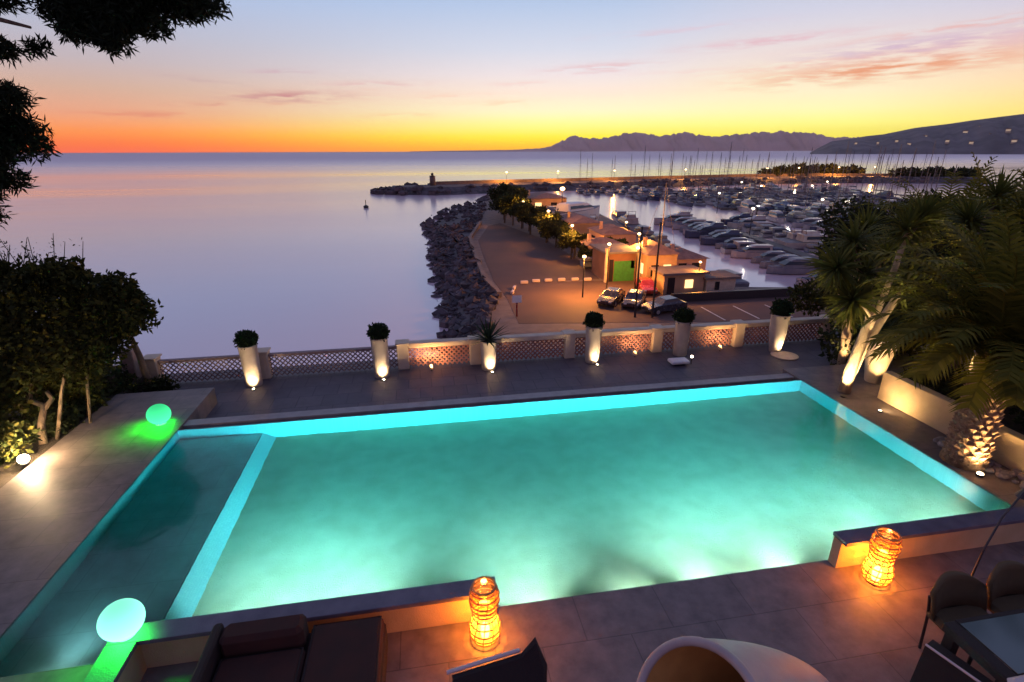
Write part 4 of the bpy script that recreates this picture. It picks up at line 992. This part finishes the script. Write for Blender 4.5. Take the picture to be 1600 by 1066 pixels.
house('harbour_house',27.0,36.0,130,142,3.4,'houseochre','rooftile','lit ochre building near the far end of the quay',wins=[('S',1,1,1.6,1.4,'l'),('S',5,1,1.6,1.4,'d')],pitch=1.1)
house('harbour_house',23.0,29.0,160,170,3.6,'housepink','rooftile','pink building at the tip of the inner quay',wins=[('S',1,1,1.6,1.4,'l')],pitch=1.1)
# trees along the quay
TR=[(18.6,108,6.2,2.6,'olive'),(18.3,118,6.8,2.8,'dark green'),(21.6,128,7.0,3.0,'dark green'),(20.2,99,5.4,2.4,'dark green'),(20.4,85.5,4.4,2.0,'dark green'),(21.2,71.5,3.8,1.6,'dark green'),(20.5,122,6.4,3.0,'dark green'),(17.5,112,6.0,2.8,'dark green'),(19.5,103,5.2,2.4,'olive'),(19.6,95,5.0,2.2,'dark green'),(21.6,90,4.6,2.2,'olive'),(20.9,81,4.2,2.0,'dark green'),(22.0,75.5,4.0,1.9,'olive'),(21.5,66,2.6,1.3,'dark green'),(22.5,133,6.2,3.0,'olive'),(23.5,145,6.0,3.0,'dark green'),(26.2,68.8,3.2,1.3,'olive')]
wh=['between the two nearest the rocks','bushy one at the seaward bend','tall one before the far ochre building','close behind the lamp of the far half','in front of the clubhouse corner','between the kiosk and the clubhouse trees','second tallest, at the seaward side of the row','nearest the rocks at the far end of the car park','beside the lamp in the far half of the row','just short of the ochre shed','touching the ochre shed','before the wide clubhouse','between the clubhouse and the kiosk','low one beside the pink kiosk','behind the tallest two','farthest along the quay','behind the pink kiosk']
for (x,y,h,r,k),w in zip(TR,wh):
    tree('quay_tree',x,y,Q,h,cluster(x,y,Q+h-r*.75,r,11,.85),2600,.5 if y>90 else .36,'shrub_dark' if k[0]=='d' else 'olive','%s quay tree, %s'%(k,w),'trees in the row beside the harbour car park',.18)
# cars
def car(x,y,rz,m,label):
    t = thing('parked_car',(x,y,Q+.025),label,'car','cars parked on the harbour quay',rz)
    prof=[(-2.05,.35),(-2.1,.7),(-1.5,.86),(-.85,.92),(-.35,1.36),(.95,1.40),(1.6,.98),(2.0,.92),(2.08,.45),(2.0,.28),(-1.95,.28)]
    mb=MB(); n=len(prof); v=[(a,-.82,b) for a,b in prof]+[(a,.82,b) for a,b in prof]
    for i,(a,b) in enumerate(prof):
        if b>1.2: v[i]=(a,-.62,b); v[n+i]=(a,.62,b)
    mb.add(v,[(k,(k+1)%n,n+(k+1)%n,n+k) for k in range(n)]+[tuple(range(n-1,-1,-1)),tuple(range(n,2*n))]); bevel(mb.build('body',m,t,local=True),.04)
    mb=MB(); mb.add([(-.80,-.74,.95),(-.34,-.65,1.30),(.92,-.65,1.33),(1.45,-.74,.99),(-.80,.74,.95),(-.34,.65,1.30),(.92,.65,1.33),(1.45,.74,.99)],[(0,1,2,3),(7,6,5,4),(0,4,5,1),(3,2,6,7),(1,5,6,2)]); 
    for i,q in enumerate(mb.v): mb.v[i]=(q[0]*1.02,q[1]*1.06,q[2])
    mb.build('windows','window',t,local=True)
    for sx in (-1.3,1.3):
        for sy in (-.78,.78):
            mb=MB(); mb.tube([(sx,sy-.1,.32),(sx,sy+.1,.32)],.32,14); wh_=mb.build('wheel','rubber',t,local=True); mb=MB(); mb.tube([(sx,sy-.115,.32),(sx,sy+.115,.32)],.19,12); mb.build('rim','carpink',wh_,local=True)
    for sy in (-.55,.55):
        mb=MB(); mb.box(-2.12,-2.06,sy-.14,sy+.14,.58,.7); mb.build('headlight','white',t,local=True)
car(18.4,48.4,.9,'cardark','dark car under the lamps at the foot of the poles')
car(20.4,47.2,1.0,'cardark','black car parked beside the dark one below the poles')
car(22.3,44.6,.2,'cardark','dark estate car nearest the parking bays')
car(23.6,52.0,1.4,'carred','dark red car in front of the yellow lit house')

# ------------------------------------------------------------------ boats
def hull_mesh(mb,L,B,H,m=0):
    st=[(-.5,.78,.92),(-.25,.96,.95),(0,1.,1.),(.25,.82,1.06),(.42,.42,1.14),(.5,.03,1.2)]; v=[];f=[]
    for u,b,h in st:
        x=u*L; w=b*B/2; z=h*H
        v+=[(x,-w,z),(x,-w*.8,.15*H),(x*.97,0,-.25*H),(x,w*.8,.15*H),(x,w,z)]
    mb.m=m
    for i in range(len(st)-1):
        k=5*i
        for j in range(4): f.append((k+j,k+j+1,k+6+j,k+5+j))
    f.append((4,3,2,1,0)); mb.add(v,f)
    mb.m=m+1
    dv=[];df=[]
    for u,b,h in st: dv+=[(u*L,-b*B/2*.97,h*H-.02),(u*L,b*B/2*.97,h*H-.02)]
    for i in range(len(st)-1): df.append((2*i,2*i+2,2*i+3,2*i+1))
    mb.add(dv,df)
def wedge(mb,x0,x1,w,z0,z1,r0=.3,r1=.6,m=0):
    mb.m=m; v=[(x0,-w,z0),(x1,-w*.8,z0),(x1,w*.8,z0),(x0,w,z0),(x0+r0*.3,-w*.85,z1),(x1-r1,-w*.6,z1),(x1-r1,w*.6,z1),(x0+r0*.3,w*.85,z1)]
    mb.add(v,[(3,2,1,0),(4,5,6,7),(0,1,5,4),(1,2,6,5),(2,3,7,6),(3,0,4,7)])
def sailboat(L,B,mh,hm,cover):
    mb=MB(); hull_mesh(mb,L,B,L*.10); wedge(mb,-.12*L,.24*L,B*.28,L*.10,L*.10+.5,.3,1.0,1)
    mb.m=2; mb.tube([(.08*L,0,L*.1),(.08*L,0,mh)],[.10,.07],5)
    mb.tube([(.07*L,0,L*.1+1.5),(-.34*L,0,L*.1+1.45)],.07,5)
    mb.tube([(.08*L,-.9,mh*.62),(.08*L,.9,mh*.62)],.035,4)
    for e in ((.49*L,0,L*.12),(-.49*L,0,L*.1)): mb.tube([e,(.08*L,0,mh*.98)],.022,3)
    mb.m=3; mb.tube([(.05*L,0,L*.1+1.62),(-.32*L,0,L*.1+1.62)],[.26,.14],7)
    mb.m=4; mb.box(-.05*L,.12*L,-B*.285,B*.285,L*.1+.15,L*.1+.32)
    return mb,[hm,'deckgrey','mast',cover,'boatglass']
def motorboat(L,B,hm,fly,cover):
    mb=MB(); hull_mesh(mb,L,B,L*.12); z=L*.12
    wedge(mb,-.25*L,.28*L,B*.38,z,z+1.15,.2,1.5,0)
    wedge(mb,-.20*L,.262*L,B*.385,z+.45,z+.95,.2,.9,4)
    wedge(mb,-.26*L,.10*L,B*.36,z+1.16,z+1.32,.1,.4,0)
    if fly: wedge(mb,-.20*L,.02*L,B*.26,z+1.33,z+1.9,.1,.7,0); mb.m=2; mb.tube([(-.2*L,-B*.2,z+1.3),(-.22*L,-B*.2,z+2.6),(-.22*L,B*.2,z+2.6),(-.2*L,B*.2,z+1.3)],.05,5)
    else: mb.m=3; mb.box(-.47*L,-.27*L,-B*.36,B*.36,z+.05,z+.75,.15)
    mb.m=3; mb.box(.25*L,.38*L,-B*.2,B*.2,z+.05,z+.2)
    return mb,[hm,'deckgrey','mast',cover,'boatglass']
protos=[]
for L,B,mh,hm,cv,lab in ((10.5,3.3,16.2,'hullwhite','cover','white sailing yacht with a blue sail cover'),(12,3.6,17.8,'hullnavy','deckgrey','navy hulled sailing yacht with a pale sail cover'),(9,3.0,14.5,'hullgrey','cover','small grey sailing boat with a blue sail cover')):
    mb,ms=sailboat(L,B,mh,hm,cv); protos.append((mb,ms,'sailing_boat',lab,'sailing boat'))
for L,B,hm,fl,cv,lab in ((10,3.3,'hullwhite',0,'cover','white motorboat under a blue stern cover'),(12.5,3.9,'hullwhite',1,'cover','white flybridge motor yacht'),(8.5,2.9,'hullgrey',0,'deckgrey','small grey motorboat with a grey cover'),(11,3.5,'hullnavy',1,'deckgrey','navy hulled flybridge motorboat')):
    mb,ms=motorboat(L,B,hm,fl,cv); protos.append((mb,ms,'motorboat',lab,'motorboat'))
pobj=[]
for mb,ms,nm,lab,cat in protos:
    me_o=mb.build(nm,ms); pobj.append([me_o,nm,lab,cat,False])
def put_boat(i,x,y,rz,where,group,s=1):
    p=pobj[i]
    if not p[4]: o=p[0]; p[4]=True
    else: o=p[0].copy(); col.objects.link(o)
    o.location=(x,y,-11.5+rnd.uniform(-.02,.02)); o.rotation_euler=(rnd.uniform(-.02,.02),0,rz); o.scale=(s,s,s)
    tag(o,'%s %s'%(p[2],where),p[3],group); return o
pont=0; nb=0
def pontoon(x,y,dx,dy,length,where,ptag,group,sp=4.3,skip=.06,sails=.38,sc=1.):
    global nb
    d=Vector((dx,dy)).normalized(); n=Vector((-d.y,d.x)); ang=math.atan2(n.y,n.x)
    mb=MB(); e=Vector((x,y))+d*length; mb.bar((x,y,-11.05),(e.x,e.y,-11.05),2.0,.5)
    t=tag(mb.build('pontoon','pontoon',loc=(x,y,-11.3)),'floating pontoon carrying the %s'%ptag,'pontoon','pontoons in the marina')
    k=1.6
    while k<length-1:
        for s in (1,-1):
            if rnd.random()<skip: continue
            i=rnd.choice((0,1,2)) if rnd.random()<sails else rnd.choice((3,3,4,5,5,6))
            c=Vector((x,y))+d*(k+rnd.uniform(-.3,.3))+n*s*(6.6+rnd.uniform(-.3,.6)); sc_=sc*rnd.uniform(.85,1.08)
            put_boat(i,c.x,c.y,ang+(0 if s>0 else PI)+(PI if rnd.random()<.25 else 0)+rnd.uniform(-.04,.04),where,group,sc_); nb+=1
        k+=sp*rnd.uniform(.93,1.12)
near='on the pontoons beside the open basin'
mid='on the middle pontoons'
fr='on the far pontoons by the breakwater'
for (x,y,L) in ((65.0,113,66),(91,104,58)): pontoon(x,y,-.16,-1,L,near,'boats beside the open basin' if x<70 else 'second row of boats from the open basin','boats on the near pontoons',sails=.22,sp=3.8,sc=.86)
for (x,y,L) in ((84,121,34),(84,140,60)): pontoon(x,y,.93,-.30,L,mid,'boats in the middle of the marina','boats on the middle pontoons',sails=.3)
for (x,y,L) in ((80,161,78),(74,182,92),(62,206,110)): pontoon(x,y,.97,-.12,L,fr,'boats nearest the breakwater','boats on the far pontoons',sp=4.5,sails=.55,sc=.92)
# boats along the quay
for x,y,rz,i,w in ((47,122,1.45,3,'at the quay, farthest of the row'),(43.6,108,1.5,4,'at the quay, second farthest of the row'),(42.2,97,1.5,5,'at the quay, middle of the row'),(40.6,86,1.4,5,'at the quay behind the clubhouse'),(38.0,76,1.35,5,'at the quay behind the kiosk'),(36.6,68,1.35,3,'at the quay beside the pink house'),(36.0,57,1.5,5,'at the quay, nearest the terrace')):
    put_boat(i,x,y,rz,w,'boats moored along the quay')
# motor yacht hauled out on the quay
t=thing('motor_yacht',(31,104,Q),'big white motor yacht hauled out on the quay among the trees','motor yacht',None,.6)
mb=MB(); hull_mesh(mb,15,4.4,2.0); mb.v=[(a,b,c+1.3) for a,b,c in mb.v]; mb.build('hull',['white','deckgrey'],t,local=True)
mb=MB(); wedge(mb,-4.5,4.2,1.7,3.3,4.6,.3,2.0); wedge(mb,-4.0,1.5,1.5,4.61,4.8,.1,.5); mb.build('cabin','white',t,local=True)
mb=MB(); wedge(mb,-3.8,3.9,1.72,3.75,4.3,.3,1.3); mb.build('windows','boatglass',t,local=True)
mb=MB()
for x in (-4,0,3.5): mb.box(x-.15,x+.15,-1.3,1.3,0,1.5)
mb.build('cradle','darkmetal',t,local=True)
for i,(x,y,rz,k) in enumerate(((23.2,64.6,.1,5),(27.5,64.2,.3,3),(31.5,68.0,1.2,5),(33.0,83.0,1.2,3),(24.2,83.0,1.4,5),(32.0,97.0,1.3,4),(34.0,113.0,1.4,3),(29.0,117.0,1.3,4),(31.5,124.0,.4,3),(38.0,150.0,1.3,4),(33.0,151.0,1.2,3),(29.5,62.5,.2,2))):
    o=put_boat(k,x,y,rz,'hauled out, '+('beside the kiosk','beside the rust gate house','behind the low pink house','by the long clubhouse','before the ochre shed','behind the ochre shed','beyond the big motor yacht','left of the big motor yacht','before the far lit building','right of the far lit building','behind the far lit building','behind the ochre house')[i],'boats hauled out on the quay',.72); o.location.z=Q+.35
# marina service lamps, white, on the pontoons
for i,(x,y) in enumerate(((76,128),(96,126),(104,152),(120,150),(62,92),(66,70),(110,172),(140,168),(88,106))):
    street_lamp(x,y,-11,5.0,'white lamp on the %s'%('pontoon nearest the basin mouth','middle pontoon, inner half','far pontoon','far pontoon, outer half','near pontoon','near pontoon closest to the terrace','breakwater side pontoon','outer end of the breakwater side pontoon','middle pontoon, basin end')[i],500,'lampwhite',(1,.86,.66),.30,'white lamps on the pontoons')
# buoy
t=thing('buoy',(-16.2,166,-11.5),'small dark buoy floating on the open water','buoy')
mb=MB(); mb.ball((-16.2,166,-11.2),.8,12,(1,1,.7)); mb.build('float','darkmetal',t); mb=MB(); mb.tube([(-16.2,166,-10.8),(-16.2,166,-9.2)],.12,6); mb.build('post','darkmetal',t)

# ================================================================== FAR LAND
def ridge(name,prof,D,thick,base,m,rough,seed,n=260,rows=10,drift=0,jag=.0):
    g2=np.random.default_rng(seed); az=np.array([p[0] for p in prof]); el=np.array([p[1] for p in prof])
    A=np.linspace(az[0],az[-1],n); E=np.interp(A,az,el); E=E+jag*np.clip(E,0,1)*np.convolve(g2.normal(size=n)*1.6,[.2,.3,.3,.2],'same')+.03*np.clip(E,0,1)*g2.normal(size=n)*(jag>0)
    ph=g2.uniform(0,6.28,12); mb=MB(); v=[]
    for j in range(rows*2+1):
        w=(j-rows)/rows; q=1-abs(w); d=D+thick*w
        for i,a in enumerate(A):
            dd=d+drift*(a-az[0]); top=4.5+math.tan(R(E[i]))*(D+drift*(a-az[0]))
            nz=sum(math.sin(a*(1.3+1.7*k)+ph[k]+w*(3+k*2.1))/(k+1.5) for k in range(7))
            z=base+(top-base)*(q**.8)*(1+rough*nz*(1-q)*.9)
            v.append((dd*math.sin(R(a)),dd*math.cos(R(a)),max(z,base)))
    f=[(j*n+i,j*n+i+1,(j+1)*n+i+1,(j+1)*n+i) for j in range(rows*2) for i in range(n-1)]
    mb.add(v,f); return struct(mb.build(name,m,smooth=True))
FAR=[(-0.76,-.03),(3,.03),(7.06,.06),(10,.1),(13.0,.26),(13.78,.45),(14.94,1.0),(16.03,1.5),(17.01,1.19),(18.82,1.06),(20.39,1.47),(21.94,1.7),(23.19,1.62),(24.44,1.38),(25.65,1.48),(27.13,1.64),(28.35,1.28),(29.82,1.21),(31.5,1.41),(33.69,1.61),(36.36,1.56),(38.45,1.31),(39.99,1.02),(41.91,.95),(44.26,.8),(56,.8)]
HILL=[(38.0,-.25),(38.64,.2),(39.54,.72),(40.97,.91),(41.98,1.1),(43.24,1.23),(45.35,1.69),(47.38,1.92),(48.91,2.15),(50.38,2.33),(51.78,2.49),(55.04,2.76),(60.5,3.0)]
ridge('mountains',FAR,12600,1300,-12,'mountain',.7,3,rows=12,n=520,jag=.07)
ridge('hills',HILL,3300,800,-12,'hill',.30,5,rows=9)
# apartment blocks on the hill
pr=0
for a,e,w in ((46.15,.93,26),(48.66,1.23,30),(50.33,.96,34),(51.18,1.31,30),(51.7,.52,30),(47.68,.57,24),(44.3,.61,22),(41.4,.45,20),(49.5,1.6,22),(45.2,.35,24),(49.2,.45,26),(43.0,.5,18)):
    lo,hi=2480,3300; el=math.tan(R(e))
    # slope: from base at 2500 m to the ridge at 3300 m
    A=[p[0] for p in HILL]; E=[p[1] for p in HILL]; ridge_h=4.5+math.tan(R(float(np.interp(a,A,E))))*3300+12
    best=2600
    for d in range(2520,3280,10):
        q=1-(3300-d)/800; z=-12+ridge_h*q**.8
        if z<=4.5+el*d: best=d
    q=1-(3300-best)/800; z=-12+ridge_h*q**.8
    x,y=best*math.sin(R(a)),best*math.cos(R(a)); pr+=1
    w=w*.55
    t=thing('apartment_block',(x,y,z-6),'pale %s block on the wooded hillside, %s'%(('low','tall','wide','square')[pr%4],('left of the middle','near the ridge line','below the ridge','highest of the group','beside the shore road','low on the slope','at the left foot of the hill','at the very left end by the water','just under the crest','close to the shore','in the lower middle','among trees by the water')[pr-1]),'building','apartment blocks on the hillside')
    t.rotation_euler.z=-R(a)
    hh=w*.55
    mb=MB(); mb.box(-w/2,w/2,-6,6,0,hh+6); mb.build('wall','cream',t,local=True)
    mb=MB(); mb.box(-w/2-1,w/2+1,-7,7,hh+6,hh+7.5); mb.build('roof','rooftile',t,local=True)
    mb=MB()
    for k in range(2): mb.box(-w*.4,w*.4,-6.2,-6.05,7.5+k*3.2,8.6+k*3.2)
    mb.build('windows','hillglow',t,local=True)
# haze
HAZE=True; HD=2.8e-5
if HAZE:
    mb=MB(); mb.box(-15990,15990,-1200,15990,-16,640)
    m,nt=newmat('haze_air'); out=nt.nodes.new('ShaderNodeOutputMaterial'); pv=nt.nodes.new('ShaderNodeVolumePrincipled')
    pv.inputs['Color'].default_value=(1,.82,.62,1); pv.inputs['Density'].default_value=HD; pv.inputs['Anisotropy'].default_value=.55
    nt.links.new(pv.outputs[0],out.inputs[1]); o=mb.build('haze',m); struct(o,'stuff')

# ================================================================== SKY
w=bpy.data.worlds.new('World'); scene.world=w; w.use_nodes=True
nt=w.node_tree; nt.nodes.clear(); N=nt.nodes; L=nt.links
def MM(op,a,b=None,c=None,clamp=False):
    n=N.new('ShaderNodeMath'); n.operation=op; n.use_clamp=clamp
    for i,v in enumerate((a,b,c)):
        if v is None: continue
        if isinstance(v,(int,float)): n.inputs[i].default_value=v
        else: L.new(v,n.inputs[i])
    return n.outputs[0]
tc=N.new('ShaderNodeTexCoord'); sp=N.new('ShaderNodeSeparateXYZ'); L.new(tc.outputs['Generated'],sp.inputs[0])
X,Y,Z=sp.outputs
el=MM('MULTIPLY',MM('ARCSINE',Z),180/PI); az=MM('MULTIPLY',MM('ARCTAN2',X,Y),180/PI)
def ramp(stops,fac):
    r=N.new('ShaderNodeValToRGB'); e=r.color_ramp.elements; r.color_ramp.interpolation='EASE' if 0 else 'LINEAR'
    while len(e)<len(stops): e.new(.5)
    for i,(p,c) in enumerate(stops): e[i].position=p/90.; 
    for i,(p,c) in enumerate(stops): e[i].color=(*[q for q in (s2l(c[:3]))],1)
    L.new(fac,r.inputs[0]); return r.outputs[0]
f0=MM('DIVIDE',el,90,clamp=True)
TOP=[(24,(165,178,215)),(45,(125,135,185)),(90,(96,102,150))]
rl=ramp([(0,(250,100,60)),(.6,(255,108,30)),(1.6,(255,142,50)),(3.1,(230,160,125)),(5,(208,170,152)),(7,(190,176,182)),(9,(180,180,198)),(13,(165,188,226))]+TOP,f0)
rc=ramp([(0,(255,175,0)),(.6,(255,205,0)),(1.3,(255,240,10)),(2.5,(255,252,140)),(3.7,(255,248,200)),(5.2,(255,232,212)),(7,(238,226,228)),(9.2,(212,216,232)),(13,(178,198,230))]+TOP,f0)
rr=ramp([(0,(255,215,30)),(1.3,(255,244,70)),(2.3,(255,250,130)),(3.4,(255,248,180)),(4.7,(253,240,200)),(6.2,(248,230,205)),(8,(236,220,216)),(11,(208,208,226)),(13.5,(188,200,226))]+TOP,f0)
rf=ramp([(0,(255,200,70)),(1.5,(255,220,90)),(3,(255,220,120)),(4.5,(255,216,160)),(7,(240,210,195)),(10,(205,200,220)),(13,(180,195,225))]+TOP,f0)
rb=ramp([(0,(150,125,160)),(8,(175,135,160)),(18,(135,125,170)),(35,(105,112,160)),(90,(90,98,148))],f0)
def mixc(f,a,b,blend='MIX'):
    m=N.new('ShaderNodeMix'); m.data_type='RGBA'; m.blend_type=blend
    if isinstance(f,(int,float)): m.inputs[0].default_value=f
    else: L.new(f,m.inputs[0])
    for i,v in ((6,a),(7,b)):
        if isinstance(v,tuple): m.inputs[i].default_value=(*v,1)
        else: L.new(v,m.inputs[i])
    return m.outputs[2]
def sstep(v,a,b):
    m=N.new('ShaderNodeMapRange'); m.interpolation_type='SMOOTHSTEP'; m.inputs['From Min'].default_value=a; m.inputs['From Max'].default_value=b; L.new(v,m.inputs[0]); return m.outputs[0]
c=mixc(sstep(az,-29,15),rl,rc); c=mixc(sstep(az,18,34),c,rr); c=mixc(sstep(az,38,58),c,rf)
c=mixc(sstep(MM('ABSOLUTE',MM('SUBTRACT',az,12)),62,115),c,rb)
# cloud streaks
cv=N.new('ShaderNodeCombineXYZ'); L.new(MM('MULTIPLY',az,.22),cv.inputs[0]); L.new(MM('MULTIPLY',el,2.0),cv.inputs[1])
nz=N.new('ShaderNodeTexNoise'); nz.inputs['Scale'].default_value=1.3; nz.inputs['Detail'].default_value=7; nz.inputs['Roughness'].default_value=.6; L.new(cv.outputs[0],nz.inputs['Vector'])
nf=sstep(nz.outputs[0],.36,.60); wob=MM('MULTIPLY',MM('SUBTRACT',nz.outputs[0],.5),1.3)
def streak(a0,e0,la,he,slope,st,cc,c):
    dx=MM('SUBTRACT',az,a0); dy=MM('ADD',MM('SUBTRACT',MM('SUBTRACT',el,e0),MM('MULTIPLY',dx,slope)),wob)
    q=MM('ADD',MM('POWER',MM('DIVIDE',dx,la),2),MM('POWER',MM('DIVIDE',dy,he),2))
    g=MM('MULTIPLY',MM('MULTIPLY',MM('POWER',2.718,MM('MULTIPLY',q,-1)),nf),st)
    return mixc(g,c,s2l(cc))
for a in ((47,8.9,8,.22,.06,.7,(232,168,160)),(38,7.2,7,.20,.06,.6,(238,178,160)),(-4,6.2,4.5,.18,.03,.55,(220,170,170)),(-16,4.1,5,.16,.03,.6,(215,140,120)),(25,10.4,7,.2,.04,.5,(222,190,205)),(3,5.2,4,.16,.04,.45,(240,195,170)),(-11.5,4.9,4.8,.42,.04,1.0,(196,128,135)),(-12.2,6.9,2.6,.18,.05,.6,(200,160,175)),(-23.5,3.1,4.5,.2,.02,.6,(215,120,100)),(-18.5,5.9,3.5,.2,-.10,.45,(190,155,160)),
          (18,7.6,4.5,.32,.05,.9,(225,175,180)),(10.5,6.3,3.0,.2,.03,.5,(232,190,185)),(33,9.1,6.5,.34,.035,.85,(225,180,192)),
          (42.5,6.4,9,.8,.045,1.0,(230,150,112)),(44.5,7.9,8,.6,.035,.9,(205,175,200)),(9,4.6,3.5,.22,.02,.4,(245,190,150)),(-1,3.4,3.5,.2,.01,.4,(240,170,110)),(-3,5.6,5,.15,-.02,.3,(235,190,170)),(26,7.0,6,.15,.02,.35,(235,195,190)),
          (55,8,10,.5,.06,.6,(230,180,180)),(20,25,40,4,.05,.35,(170,150,190)),(-30,18,25,2,.02,.3,(180,160,190))):
    c=streak(*a,c)
bg=N.new('ShaderNodeBackground'); L.new(c,bg.inputs[0]); bg.inputs[1].default_value=1.0
# the air in front of the low sky dims it, so the sky itself is that much brighter near the horizon
len_=MM('MINIMUM',MM('DIVIDE',620.,MM('MAXIMUM',Z,.02)),16000.)
L.new(MM('POWER',2.718,MM('MULTIPLY',len_,HD*.85)),bg.inputs[1])
sky=N.new('ShaderNodeTexSky'); sky.sky_type='NISHITA'; sky.sun_disc=False; sky.sun_elevation=R(-2.0); sky.sun_rotation=R(10); sky.altitude=10
bg2=N.new('ShaderNodeBackground'); L.new(sky.outputs[0],bg2.inputs[0]); bg2.inputs[1].default_value=.05
ad=N.new('ShaderNodeAddShader'); L.new(bg.outputs[0],ad.inputs[0]); L.new(bg2.outputs[0],ad.inputs[1])
out=N.new('ShaderNodeOutputWorld'); L.new(ad.outputs[0],out.inputs[0])
w.cycles.sampling_method='MANUAL'; w.cycles.sample_map_resolution=1024

# ================================================================== CAMERA
cam=bpy.data.cameras.new('camera'); co=bpy.data.objects.new('camera',cam); col.objects.link(co)
cam.sensor_width=36; cam.lens=18.306; cam.clip_start=.05; cam.clip_end=60000
rot=Matrix(((0.985705,0.060495,-0.157247),(-0.168457,0.337712,-0.926052),(-0.002917,0.939304,0.343075)))
co.matrix_world=Matrix.Translation((0,0,4.5))@rot.to_4x4()
scene.camera=co
scene.view_settings.view_transform='Standard'; scene.view_settings.look='None'; scene.view_settings.gamma=1; scene.view_settings.exposure=0
cy=scene.cycles; cy.max_bounces=8; cy.diffuse_bounces=4; cy.glossy_bounces=3; cy.transmission_bounces=5; cy.transparent_max_bounces=10; cy.volume_bounces=0
cy.use_denoising=True; cy.sample_clamp_indirect=60; cy.caustics_reflective=False; cy.caustics_refractive=False; cy.use_light_tree=True
